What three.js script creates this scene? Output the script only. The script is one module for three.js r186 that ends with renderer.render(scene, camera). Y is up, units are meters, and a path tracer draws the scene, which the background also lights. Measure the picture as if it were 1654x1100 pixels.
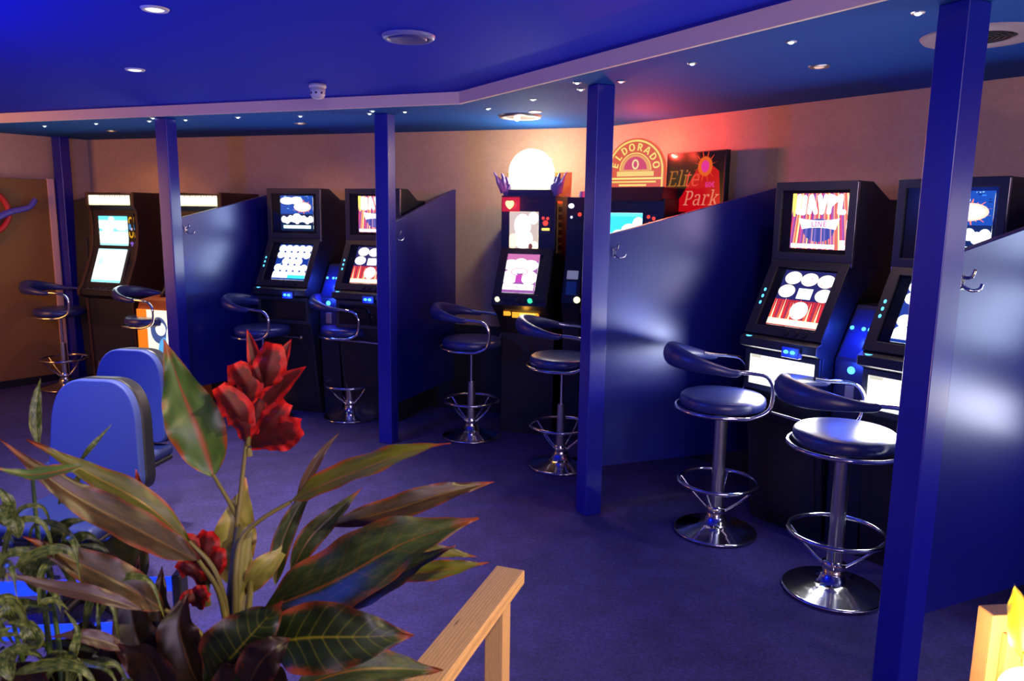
import * as THREE from 'three';
import { RoundedBoxGeometry } from 'three/addons/geometries/RoundedBoxGeometry.js';
import { mergeGeometries } from 'three/addons/utils/BufferGeometryUtils.js';
import { RectAreaLightUniformsLib } from 'three/addons/lights/RectAreaLightUniformsLib.js';

// ---------------------------------------------------------------- camera, lights, exposure
const scene = new THREE.Scene();
scene.background = new THREE.Color(0x000000);
const camera = new THREE.PerspectiveCamera(48.263, 1654 / 1100, 0.05, 40);
camera.position.set(0, 1.67, 0);
camera.rotation.order = 'YXZ';
camera.rotation.set(-0.164537, 0, 0.0135155);
camera.focus = 2.7;
camera.userData.fStop = 5.6;
const renderer = new THREE.WebGLRenderer({ antialias: true });
renderer.toneMapping = THREE.LinearToneMapping;
renderer.toneMappingExposure = 1.0;
renderer.shadowMap.enabled = true;
renderer.shadowMap.type = THREE.PCFSoftShadowMap;
RectAreaLightUniformsLib.init();

// unseen fill lights, added outside the frame to light the room: [name, label, x, y, z, look x, y, z, width, height, colour, radiance, glow]
const FILL_LIGHTS = [
  ['fill_panel', 'added violet white fill panel on the ceiling behind the entrance', 0.6, 2.37, 2.2, 0.6, 0, 2.2, 2.6, 1.0, [0.6, 0.5, 1.0], 1.6, 1.2],
  ['fill_panel', 'added pinkish white fill light high on the rear wall facing the machines', 2.0, 1.95, 3.2, 1.5, 1.95, -6, 4.0, 0.8, [0.88, 0.68, 0.96], 11.0, 1.2],
  ['fill_panel', 'added orange fill light by the left wall turned to the far corner', -5.2, 1.5, -4.9, -3.6, 1.5, -7.4, 0.7, 1.3, [1.0, 0.40, 0.06], 7.0, 1.2],
  ['fill_panel', 'added bluish fill panel under the soffit at the right wall', 3.6, 2.26, -0.3, 3.6, 0, -0.3, 1.0, 1.0, [0.5, 0.5, 1.0], 5.0, 1.2],
];
const SPOT_WARM = 1.6;      // recessed warm soffit spots
const PLANT_SPOT = 6.5;     // warm ceiling spot over the foreground plants
const BLUE_GLOBE = 8;     // blue pendant globe left of the frame
const DOWN_WARM = 22.0;     // the two lit ceiling downlights
const GLOW = 1.9;          // what the eye sees of a screen
const CAST = 5.0;           // radiance of a screen's light
const LAMP = 2.0;             // globe lamp at the lower right
const BLUE_LAMP = 0.02;      // blue tube lamp at the lower left
function areaLight(parent, w, h, rgb, radiance, pos, rot, target) {
  const l = new THREE.RectAreaLight(new THREE.Color().setRGB(...rgb), radiance, w, h);
  l.name = 'area_light';
  l.position.set(...pos);
  parent.add(l);
  if (target) { parent.updateMatrixWorld(true); l.lookAt(...target); }
  else l.rotation.set(...rot);
  return l;
}

// ---------------------------------------------------------------- helpers
let seed = 20240611;
const rnd = () => { seed = (Math.imul(seed, 1664525) + 1013904223) >>> 0; return seed / 4294967296; };
const used = {};
function numbered(n) { const k = used[n] = (used[n] ?? -1) + 1; return k ? `${n}_${String(k).padStart(3, '0')}` : n; }
const shadow = m => { m.castShadow = true; m.receiveShadow = true; return m; };
function part(parent, name, geo, mat, label) {
  const m = shadow(new THREE.Mesh(geo, mat)); m.name = name; parent.add(m);
  if (label) m.userData.label = label;
  return m;
}
function thing(name, label, category, pos = [0, 0, 0], turn = 0, group) {
  const o = new THREE.Group(); o.name = numbered(name); o.position.set(...pos); o.rotation.y = turn;
  o.userData = { label, category }; if (group) o.userData.group = group;
  scene.add(o); return o;
}
function copy(src, label, pos, turn) {
  const c = src.clone(); c.name = numbered(src.userData.base || src.name.replace(/_\d+$/, ''));
  c.userData = { ...src.userData, label }; c.position.set(...pos); c.rotation.y = turn; scene.add(c); return c;
}
function struct(name, geo, mat, label) {
  const m = shadow(new THREE.Mesh(geo, mat)); m.name = name; m.userData.kind = 'structure';
  if (label) m.userData.label = label;
  scene.add(m); return m;
}
const V = (a) => new THREE.Vector3(...a);
const box = (w, h, d, x = 0, y = 0, z = 0, r = 0.004) => new RoundedBoxGeometry(w, h, d, 2, Math.min(r, w / 2.1, h / 2.1, d / 2.1)).translate(x, y, z);
const flat = (w, h, d, x = 0, y = 0, z = 0) => new THREE.BoxGeometry(w, h, d).translate(x, y, z);
const cyl = (r0, r1, h, x = 0, y = 0, z = 0, n = 28) => new THREE.CylinderGeometry(r0, r1, h, n).translate(x, y, z);
const curve = (pts, closed = false) => new THREE.CatmullRomCurve3(pts.map(V), closed, 'centripetal');
const tube = (pts, r, n = 40, closed = false, k = 12) => new THREE.TubeGeometry(curve(pts, closed), n, r, k, closed);
const lathe = (pts, n = 48) => new THREE.LatheGeometry(pts.map(p => new THREE.Vector2(...p)), n);
// side profile [[z, y], ...] pulled out to a width along x
function profile(pts, w, x = 0, bevel = 0.006) {
  const s = new THREE.Shape(pts.map(p => new THREE.Vector2(...p)));
  const g = new THREE.ExtrudeGeometry(s, { depth: w - 2 * bevel, bevelEnabled: bevel > 0, bevelThickness: bevel, bevelSize: bevel, bevelSegments: 2, steps: 1 });
  return g.rotateY(-Math.PI / 2).translate(x + w / 2 - bevel, 0, 0);
}
// plan outline [[x, z], ...] pulled up from y0 to y1
function slab(pts, y0, y1) {
  const s = new THREE.Shape(pts.map(([x, z]) => new THREE.Vector2(x, -z)));
  return new THREE.ExtrudeGeometry(s, { depth: y1 - y0, bevelEnabled: false }).rotateX(-Math.PI / 2).translate(0, y0, 0);
}
// tube whose radius varies along it
function taper(pts, radius, n = 40, k = 14, squash = 1) {
  const c = curve(pts), f = c.computeFrenetFrames(n, false), P = [], I = [], U = [];
  const up = new THREE.Vector3(0, 1, 0);
  for (let i = 0; i <= n; i++) {
    const t = i / n, p = c.getPointAt(t), T = f.tangents[i];
    const N = new THREE.Vector3().crossVectors(T, up).normalize(), B = new THREE.Vector3().crossVectors(N, T).normalize(), r = radius(t);
    for (let j = 0; j <= k; j++) {
      const a = j / k * Math.PI * 2, q = p.clone().addScaledVector(N, Math.cos(a) * r * squash).addScaledVector(B, Math.sin(a) * r);
      P.push(q.x, q.y, q.z); U.push(t, j / k);
      if (i < n && j < k) { const b = i * (k + 1) + j; I.push(b, b + k + 1, b + 1, b + 1, b + k + 1, b + k + 2); }
    }
  }
  const g = new THREE.BufferGeometry();
  g.setAttribute('position', new THREE.Float32BufferAttribute(P, 3)); g.setAttribute('uv', new THREE.Float32BufferAttribute(U, 2));
  g.setIndex(I); g.computeVertexNormals(); return g;
}
const lin = (r, g, b) => new THREE.Color().setRGB(r, g, b);
const std = (c, roughness, extra = {}) => new THREE.MeshStandardMaterial({ color: c, roughness, ...extra });
const phys = (c, roughness, extra = {}) => new THREE.MeshPhysicalMaterial({ color: c, roughness, ...extra });
function noiseTex(n, rep, f, srgb = true) {
  const d = new Uint8Array(n * n * 4);
  for (let y = 0; y < n; y++) for (let x = 0; x < n; x++) {
    const c = f(x / n, y / n), i = (y * n + x) * 4;
    d[i] = c[0]; d[i + 1] = c[1]; d[i + 2] = c[2]; d[i + 3] = 255;
  }
  const t = new THREE.DataTexture(d, n, n); t.wrapS = t.wrapT = THREE.RepeatWrapping; t.repeat.set(rep, rep);
  t.magFilter = THREE.LinearFilter; t.minFilter = THREE.LinearMipmapLinearFilter; t.generateMipmaps = true;
  if (srgb) t.colorSpace = THREE.SRGBColorSpace; t.needsUpdate = true; return t;
}
// smooth value noise that tiles with period p
const lattice = Array.from({ length: 4096 }, rnd);
function vnoise(u, v, p) {
  const x = u * p, y = v * p, i = Math.floor(x), j = Math.floor(y), fx = x - i, fy = y - j, s = t => t * t * (3 - 2 * t);
  const L = (a, b) => lattice[(((a % p) + p) % p * 61 + ((b % p) + p) % p * 173) % 4096];
  const a = L(i, j) + (L(i + 1, j) - L(i, j)) * s(fx), b = L(i, j + 1) + (L(i + 1, j + 1) - L(i, j + 1)) * s(fx);
  return a + (b - a) * s(fy);
}
function screenTex(w, h, draw) {
  const c = document.createElement('canvas'); c.width = w; c.height = h;
  const g = c.getContext('2d'); g.fillStyle = '#000'; g.fillRect(0, 0, w, h); draw(g, w, h);
  const t = new THREE.CanvasTexture(c); t.colorSpace = THREE.SRGBColorSpace; return t;
}
const lit = (tex, k = GLOW) => new THREE.MeshStandardMaterial({ color: 0x050505, roughness: 0.35, emissive: 0xffffff, emissiveMap: tex, emissiveIntensity: k });
const glow = (r, g, b, k = 1.5) => new THREE.MeshStandardMaterial({ color: 0x101010, roughness: 0.4, emissive: lin(r, g, b), emissiveIntensity: k });

// ---------------------------------------------------------------- materials
const carpetTex = noiseTex(512, 5, (u, v) => {
  const k = 0.72 + 0.30 * rnd() + 0.16 * (vnoise(u, v, 9) - 0.5) + 0.22 * (vnoise(u, v, 90) - 0.5);
  return [66 * k, 59 * k, 130 * k];
});
const carpetBump = noiseTex(256, 10, () => { const k = 255 * rnd(); return [k, k, k]; }, false);
const wallTex = noiseTex(256, 1.2, (u, v) => {
  const k = 0.95 + 0.05 * rnd() + 0.03 * (vnoise(u, v, 6) - 0.5) + 0.04 * (vnoise(u, v, 40) - 0.5);
  return [198 * k, 163 * k, 138 * k];
});
const woodTex = noiseTex(512, 1, (u, v) => {
  // u across the board, v along it; two knots
  let du = 0, dark = 0;
  for (const [ku, kv, s] of [[0.62, 0.20, 0.028], [0.78, 0.72, 0.02], [0.25, 0.5, 0.012]]) {
    const x = u - ku, y = (v - kv) * 1.6, r = Math.hypot(x, y);
    du += 0.06 * Math.exp(-r * r / (s * 4)) * Math.sign(x || 1); dark += Math.exp(-r * r / (s * s));
  }
  const g = Math.sin((u + du) * 70 + 5 * vnoise(u, v, 4)) * 0.5 + 0.5;
  const k = 0.84 + 0.12 * g + 0.08 * (vnoise(u, v, 64) - 0.5) - 0.62 * Math.min(1, dark);
  return [222 * k, 176 * k, 116 * k * (0.95 + 0.1 * vnoise(u, v, 3))];
});
const M = {
  floor: std(0xffffff, 1, { map: carpetTex, bumpMap: carpetBump, bumpScale: 0.004 }),
  wall: std(0xffffff, 0.9, { map: wallTex }),
  ceiling: phys(lin(0.008, 0.020, 0.60), 0.8, { specularIntensity: 0.25 }),
  soffit: phys(lin(0.010, 0.085, 0.38), 0.85, { specularIntensity: 0.3 }),
  fascia: std(lin(0.95, 0.70, 0.56), 0.8),
  post: phys(lin(0.006, 0.009, 0.30), 0.32, { clearcoat: 0.6, clearcoatRoughness: 0.25 }),
  panel: phys(lin(0.004, 0.006, 0.17), 0.31, { ior: 1.95, specularColor: lin(0.45, 0.56, 1.0), clearcoat: 0.5, clearcoatRoughness: 0.33 }),
  black: std(lin(0.012, 0.012, 0.016), 0.45),
  shell: std(lin(0.014, 0.014, 0.022), 0.5),
  grey: std(lin(0.022, 0.022, 0.032), 0.5),
  chrome: std(lin(0.78, 0.78, 0.80), 0.13, { metalness: 1 }),
  brushed: std(lin(0.55, 0.55, 0.58), 0.3, { metalness: 1 }),
  brass: std(lin(0.75, 0.52, 0.22), 0.22, { metalness: 1 }),
  seat: phys(lin(0.016, 0.026, 0.15), 0.36, { clearcoat: 0.5, clearcoatRoughness: 0.35 }),
  chair: std(lin(0.045, 0.075, 0.30), 0.6),
  chairSeat: std(lin(0.015, 0.03, 0.14), 0.55),
  plastic: std(lin(0.02, 0.02, 0.024), 0.4),
  white: std(lin(0.75, 0.72, 0.72), 0.5),
  wood: std(0xffffff, 0.6, { map: woodTex }),
  brown: std(lin(0.06, 0.02, 0.012), 0.5),
  orangeboard: std(lin(0.26, 0.125, 0.03), 0.7),
  pinktrim: std(lin(0.75, 0.45, 0.40), 0.6),
  soil: std(lin(0.03, 0.02, 0.012), 1),
  glass: phys(lin(1, 1, 1), 0.03, { transmission: 1, thickness: 0 }),
};

// ---------------------------------------------------------------- the room
const T = 0.14;
const RIGHT = -0.9378, BACK = -0.3305;               // which way the machines along each wall face
const nR = [-0.806, 0.592], nB = [-0.325, 0.946];
const A0 = [-5.6, 3.7], A1 = [-5.6, -5.92], C0 = [-4.22, -7.715], C1 = [0.66, -6.04], R1 = [4.6, -0.68], R2 = [4.6, 3.7];
struct('floor', slab([[-5.8, 3.9], [4.8, 3.9], [4.8, -8.1], [-5.8, -8.1]], -0.1, 0), (() => M.floor)());
function wall(name, a, b, h = 2.56) {
  const dx = b[0] - a[0], dz = b[1] - a[1], l = Math.hypot(dx, dz);
  const g = new THREE.BoxGeometry(l + 2 * T * 0.6, h, T, 1, 1, 1);
  const u = g.attributes.uv; for (let i = 0; i < u.count; i++) u.setXY(i, u.getX(i) * l, u.getY(i) * h);
  const m = struct(name, g, M.wall);
  const ox = dz / l, oz = -dx / l;                    // outward side
  m.position.set((a[0] + b[0]) / 2 + ox * T / 2, h / 2, (a[1] + b[1]) / 2 + oz * T / 2);
  m.rotation.y = -Math.atan2(dz, dx);
  return m;
}
wall('wall_left', A0, A1); wall('wall_far_left', A1, C0); wall('wall_back', C0, C1);
wall('wall_right', C1, R1); wall('wall_far_right', R1, R2); wall('wall_rear', R2, A0);
struct('ceiling', slab([[-5.8, 3.9], [4.8, 3.9], [4.8, -8.1], [-5.8, -8.1]], 2.405, 2.56), M.ceiling);
const BL = [-5.05, -6.61], BM = [-0.332, -4.845], BR = [3.2, 0.848];
struct('ceiling_soffit', slab([BL, BM, BR, [4.6, 0.848], R1, C1, C0], 2.338, 2.405), M.soffit);
function trim(name, a, b, e0, e1) {
  const dx = b[0] - a[0], dz = b[1] - a[1], l = Math.hypot(dx, dz), m = struct(name, new THREE.BoxGeometry(l + e0 + e1, 0.072, 0.018), M.fascia);
  m.position.set((a[0] + b[0]) / 2 + dx / l * (e1 - e0) / 2 - dz / l * 0.009, 2.369, (a[1] + b[1]) / 2 + dz / l * (e1 - e0) / 2 + dx / l * 0.009);
  m.rotation.y = -Math.atan2(dz, dx);
}
trim('trim_1', BL, BM, 0, 0.008); trim('trim_2', BM, BR, 0.008, 0);
// carpet uv in metres
{ const f = scene.getObjectByName('floor').geometry, p = f.attributes.position, u = f.attributes.uv; for (let i = 0; i < p.count; i++) u.setXY(i, p.getX(i) / 4, p.getZ(i) / 4); }

// build the added fill lights as glowing panels
for (const [name, label, x, y, z, tx, ty, tz, w, h, rgb, rad, k] of FILL_LIGHTS) {
  const t = thing(name, label, 'lamp', [x, y, z]);
  t.up.set(0, 0, 1); if (Math.abs(ty - y) < 1.2) t.up.set(0, 1, 0);
  t.lookAt(tx, ty, tz);                               // +z of the group looks at the target
  part(t, 'housing', box(w + 0.06, h + 0.06, 0.05, 0, 0, -0.03), M.white);
  part(t, 'diffuser', flat(w, h, 0.008, 0, 0, 0), glow(...rgb, k));
  areaLight(t, w, h, rgb, rad, [0, 0, 0.012], [0, Math.PI, 0]);
}

// ---------------------------------------------------------------- posts and partitions
const postAt = [
  ['dark blue square post in the far left corner by the orange board', -4.322, -7.432, -0.33],
  ['blue square post between the slot machines with lit headers and the pair of video machines', -2.60, -5.84, -0.33],
  ['blue square post in front of the right video machine on the back wall', -0.90, -5.42, -0.33],
  ['blue square post standing before the arch topped machines', 0.447, -4.12, 0.44],
  ['tall blue square post nearest the camera at the right', 1.40, -2.515, 0.44],
];
for (const [label, x, z, r] of postAt) {
  const t = thing('square_post', label, 'post', [x, 0, z], r);
  part(t, 'shaft', box(0.106, 2.338, 0.106, 0, 1.169, 0, 0.006), M.post);
}
// [label, start x, z, direction x, z, length, y at post, y at wall]
const partitions = [
  ['dark blue sloping partition in the far left corner, left of the slot machines', -4.30, -7.50, 0.33, -0.944, 0.10, 1.70, 1.76],
  ['glossy blue sloping partition between the lit header machines and the video machines', -2.575, -5.90, 0.50, -0.866, 1.14, 1.605, 1.86],
  ['dark blue sloping partition left of the arch topped machine', -0.882, -5.475, 0.37, -0.929, 1.06, 1.59, 1.87],
  ['large blue sloping partition behind the first stool of the right bay', 0.495, -4.145, 0.937, -0.350, 1.19, 1.562, 1.862],
  ['blue sloping partition at the right edge behind the nearest post', 1.45, -2.54, 0.91, -0.415, 1.22, 1.555, 1.85],
];
partitions.forEach(([label, x, z, dx, dz, len, y0, y1], i) => {
  const t = thing('partition', label, 'partition', [x, 0, z], Math.atan2(-dz, dx));
  const s = new THREE.Shape([[0, i ? 0.27 : 0.02], [len, 0.27], [len, y1], [0, y0]].map(p => new THREE.Vector2(...p)));
  part(t, 'board', new THREE.ExtrudeGeometry(s, { depth: 0.024, bevelEnabled: true, bevelThickness: 0.003, bevelSize: 0.003, bevelSegments: 2 }).translate(0, 0, -0.012), M.panel);
  if (i) {
    const h = part(t, 'coat_hook', mergeGeometries([box(0.022, 0.05, 0.006, 0.05, y0 - 0.09, 0.019, 0.002),
      tube([[0.05, y0 - 0.075, 0.02], [0.05, y0 - 0.07, 0.05], [0.05, y0 - 0.045, 0.06]], 0.006, 12, false, 8),
      tube([[0.05, y0 - 0.10, 0.02], [0.062, y0 - 0.115, 0.045], [0.09, y0 - 0.11, 0.055], [0.10, y0 - 0.095, 0.055]], 0.006, 16, false, 8)].map(g => g.index ? g.toNonIndexed() : g)), M.chrome);
    h.userData.label = 'chrome coat hook';
  }
});

// ---------------------------------------------------------------- orange board at the far left
{
  const a = [-4.40, -7.40], d = [-0.604, 0.797], t = thing('orange_board', 'orange brown low partition board along the far left wall', 'partition', [a[0], 0, a[1]], Math.atan2(-d[1], d[0]));
  part(t, 'board', box(1.5, 1.93, 0.03, 0.80, 0.97, 0), M.orangeboard);
  part(t, 'edge_trim', box(0.06, 1.94, 0.045, 0.035, 0.975, -0.004), M.pinktrim, 'pinkish end trim');
  part(t, 'skirting', box(1.5, 0.07, 0.036, 0.80, 0.036, 0), M.black);
  const o = thing('ring_ornament', 'red ring ornament with a purple blue bar on the orange board', 'ornament', [a[0] + d[0] * 0.62 + 0.797 * 0.019, 1.63, a[1] + d[1] * 0.62 + 0.604 * 0.019], Math.atan2(-d[1], d[0]) + Math.PI);
  const red = std(lin(0.55, 0.02, 0.02), 0.5);
  part(o, 'ring', new THREE.TorusGeometry(0.2, 0.025, 12, 40).translate(0, 0, 0.028), red);
  part(o, 'bar', taper([[0.04, -0.08, 0.06], [0.2, 0.0, 0.06], [0.37, 0.05, 0.06], [0.42, 0.12, 0.06]], q => 0.03 - 0.006 * q, 24, 12, 0.6), std(lin(0.10, 0.07, 0.45), 0.4), 'purple blue bar');
  part(o, 'body', new THREE.SphereGeometry(0.11, 24, 16).scale(1, 1.2, 0.25).translate(0.0, -0.16, 0.035), std(lin(0.62, 0.015, 0.015), 0.45));
}

// black dado along the foot of the machine walls
function dado(name, a, b, nx, nz) {
  const dx = b[0] - a[0], dz = b[1] - a[1], l = Math.hypot(dx, dz), m = struct(name, box(l, 0.74, 0.03, 0, 0.37, 0, 0.004), M.black);
  m.position.set((a[0] + b[0]) / 2 + nx * 0.016, 0, (a[1] + b[1]) / 2 + nz * 0.016); m.rotation.y = -Math.atan2(dz, dx);
}
dado('baseboard_back', C0, C1, nB[0], nB[1]); dado('baseboard_right', C1, R1, nR[0], nR[1]);

// ---------------------------------------------------------------- ceiling fittings
function ceilingThing(name, label, cat, x, y, z, group) { return thing(name, label, cat, [x, y, z], 0, group); }
const lensMat = glow(0.72, 0.92, 1.0, 3.0), warmLens = glow(1.0, 0.92, 0.8, 2.5), dimLens = glow(0.6, 0.52, 0.45, 0.9), redLens = glow(1.0, 0.45, 0.6, 2.6);
const ledBezel = lathe([[0.011, 0], [0.011, -0.004], [0.02, -0.004], [0.022, 0]], 20);
const ledLens = new THREE.SphereGeometry(0.012, 14, 8, 0, Math.PI * 2, Math.PI / 2, Math.PI / 2).scale(1, 0.8, 1).translate(0, -0.001, 0);
const LEDS = [
  ['leftmost small spotlight of the soffit row, above the orange board', -3.87, -6.451], ['second small spotlight from the left of the soffit row', -3.319, -6.216],
  ['rear one of the two close small spotlights left of the second post', -2.793, -5.996], ['front one of the two close small spotlights left of the second post', -2.671, -5.794],
  ['small spotlight just right of the second post', -2.47, -5.889], ['small spotlight midway between the second and third post', -2.006, -5.687],
  ['small spotlight above the left video machine, nearer the third post', -1.52, -5.565], ['rear one of the two close small spotlights left of the third post', -0.994, -5.377],
  ['front one of the two close small spotlights left of the third post', -0.948, -5.235], ['small spotlight just right of the third post', -0.736, -5.256],
  ['small spotlight left of the round downlight, under the bend of the fascia', -0.175, -5.051], ['small spotlight in front of the round downlight', 0.104, -4.628],
  ['front one of the two close small spotlights left of the fourth post', 0.314, -4.039], ['rear one of the two close small spotlights left of the fourth post', 0.352, -4.247],
  ['reddish small spotlight right of the fourth post', 0.531, -3.986, 'red'], ['small spotlight of the right soffit, third from the nearest post', 0.778, -3.508],
  ['small spotlight of the right soffit, second from the nearest post', 1.055, -3.066], ['bright small spotlight just left of the nearest post', 1.312, -2.628],
];
for (const [label, x, z, k] of LEDS) {
  const t = ceilingThing('soffit_spotlight', label, 'spotlight', x, 2.338, z, 'small spotlights along the soffit');
  part(t, 'bezel', ledBezel, M.brushed); part(t, 'lens', ledLens, k ? redLens : lensMat);
}
const SPOTS = [
  ['dim warm recessed spotlight by the far left corner', -3.491, -6.779, [1, 0.46, 0.12]], ['dim warm recessed spotlight above the left video machine', -1.648, -6.025, [1, 0.5, 0.22]],
  ['dim warm recessed spotlight in the right soffit near the wall', 1.35, -3.539, [1, 0.62, 0.5]],
];
for (const [label, x, z, rgb] of SPOTS) {
  const t = ceilingThing('recessed_spotlight', label, 'spotlight', x, 2.338, z, 'dim recessed spotlights near the wall');
  part(t, 'bezel', lathe([[0.026, 0], [0.026, -0.006], [0.042, -0.006], [0.046, 0]], 28), M.brushed);
  part(t, 'lens', new THREE.SphereGeometry(0.026, 16, 8, 0, Math.PI * 2, Math.PI / 2, Math.PI / 2).scale(1, 0.35, 1), glow(...rgb, 0.9));
  const l = new THREE.SpotLight(lin(...rgb), SPOT_WARM, 0, 1.15, 0.9, 2); l.name = 'spot_light'; l.position.set(0, -0.03, 0); l.target.position.set(0, -1, -0.25); l.castShadow = true; l.shadow.radius = 1.5; t.add(l, l.target);
}
for (const [label, x, z] of [['lit round ceiling downlight at the top edge of the left ceiling', -1.342, -2.981], ['lit round ceiling downlight farther back on the left ceiling', -2.028, -4.227]]) {
  const t = ceilingThing('ceiling_downlight', label, 'downlight', x, 2.405, z, 'lit downlights of the main ceiling');
  part(t, 'bezel', lathe([[0.034, 0], [0.034, -0.006], [0.046, -0.007], [0.051, 0]], 32), M.white);
  part(t, 'lens', new THREE.SphereGeometry(0.034, 20, 8, 0, Math.PI * 2, Math.PI / 2, Math.PI / 2).scale(1, 0.3, 1), warmLens);
  const l = new THREE.SpotLight(lin(1, 0.86, 0.74), DOWN_WARM, 0, 0.75, 0.8, 2); l.name = 'spot_light'; l.position.set(0, -0.03, 0); l.target.position.set(0, -1, 0); l.castShadow = true; l.shadow.radius = 2; t.add(l, l.target);
}
{
  let t = ceilingThing('recessed_spotlight', 'warm recessed spotlight over the foreground plants', 'spotlight', 0.55, 2.405, -0.55);
  part(t, 'bezel', lathe([[0.034, 0], [0.034, -0.006], [0.046, -0.007], [0.051, 0]], 32), M.white);
  part(t, 'lens', new THREE.SphereGeometry(0.034, 20, 8, 0, Math.PI * 2, Math.PI / 2, Math.PI / 2).scale(1, 0.3, 1), warmLens);
  const l = new THREE.SpotLight(lin(1, 0.78, 0.38), PLANT_SPOT, 0, 0.68, 0.8, 2); l.name = 'spot_light'; l.position.set(0, -0.03, 0); l.target.position.set(-0.85, -1.4, -0.8); l.shadow.radius = 2; t.add(l, l.target);
  t = ceilingThing('blue_pendant', 'blue globe pendant hanging left of the frame', 'lamp', -2.75, 2.405, -2.35);
  part(t, 'cord', cyl(0.006, 0.006, 0.42, 0, -0.21, 0), M.black); part(t, 'cap', lathe([[0, -0.40], [0.035, -0.41], [0.05, -0.45], [0, -0.45]], 24), M.black);
  part(t, 'globe', new THREE.SphereGeometry(0.11, 32, 20).translate(0, -0.54, 0), glow(0.02, 0.10, 1.0, 1.6));
  const g = new THREE.PointLight(lin(0.015, 0.085, 1), BLUE_GLOBE, 0, 2); g.name = 'globe_light'; g.position.set(0, -0.54, 0); g.shadow.radius = 5; t.add(g);
}
{
  let t = ceilingThing('round_vent', 'flat round dark blue ceiling vent in the middle of the main ceiling', 'vent', -0.453, 2.405, -3.366);
  part(t, 'rim', lathe([[0.085, 0], [0.088, -0.014], [0.10, -0.016], [0.11, -0.008], [0.112, 0]], 48), std(lin(0.20, 0.2, 0.5), 0.35));
  part(t, 'plate', lathe([[0, -0.02], [0.07, -0.02], [0.078, -0.014], [0.078, -0.006]], 48), std(lin(0.07, 0.06, 0.3), 0.4));
  t = ceilingThing('smoke_detector', 'white smoke detector hanging from the ceiling above the fascia', 'smoke detector', -1.157, 2.405, -4.626);
  part(t, 'base', lathe([[0, 0], [0.05, 0], [0.05, -0.018], [0.044, -0.024], [0, -0.024]], 32), M.white);
  part(t, 'sensor_head', lathe([[0, -0.024], [0.044, -0.026], [0.042, -0.06], [0.034, -0.078], [0.015, -0.084], [0, -0.084]], 32), M.white);
  for (let k = 0; k < 8; k++) { const a = k * Math.PI / 4; part(t, 'sensor_slot', box(0.012, 0.012, 0.004, 0, 0, 0.0415, 0.001).rotateY(a).translate(0, -0.052, 0), M.grey); }
  t = ceilingThing('round_downlight', 'round soffit downlight fitting over the white arch topped machine', 'downlight', 0.034, 2.338, -5.401);
  part(t, 'rim', lathe([[0.105, 0], [0.108, -0.014], [0.14, -0.016], [0.15, 0]], 48), M.brushed);
  part(t, 'reflector', lathe([[0.0, -0.004], [0.06, -0.006], [0.10, -0.012]], 40), std(lin(0.25, 0.22, 0.2), 0.3));
  part(t, 'lamp', new THREE.SphereGeometry(0.022, 16, 10).translate(-0.02, -0.018, 0.02), warmLens);
  const e = ceilingThing('recessed_spotlight', 'small dim spotlight next to the round soffit downlight', 'spotlight', 0.13, 2.338, -5.16);
  part(e, 'bezel', lathe([[0.026, 0], [0.026, -0.006], [0.042, -0.006], [0.046, 0]], 28), M.brushed); part(e, 'lens', ledLens.clone().scale(2, 1, 2), dimLens);
  t = ceilingThing('ceiling_speaker', 'large round ceiling speaker behind the top of the nearest post', 'speaker', 1.70, 2.338, -2.93);
  part(t, 'rim', lathe([[0.115, 0], [0.118, -0.010], [0.15, -0.016], [0.19, -0.012], [0.20, 0]], 56), std(lin(0.40, 0.3, 0.32), 0.5));
  part(t, 'grille', lathe([[0, -0.006], [0.118, -0.004]], 40), M.black);
  for (let k = 1; k < 6; k++) part(t, 'grille_ring', new THREE.TorusGeometry(0.02 * k, 0.003, 6, 40).rotateX(Math.PI / 2).translate(0, -0.009, 0), M.grey);
}

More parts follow.
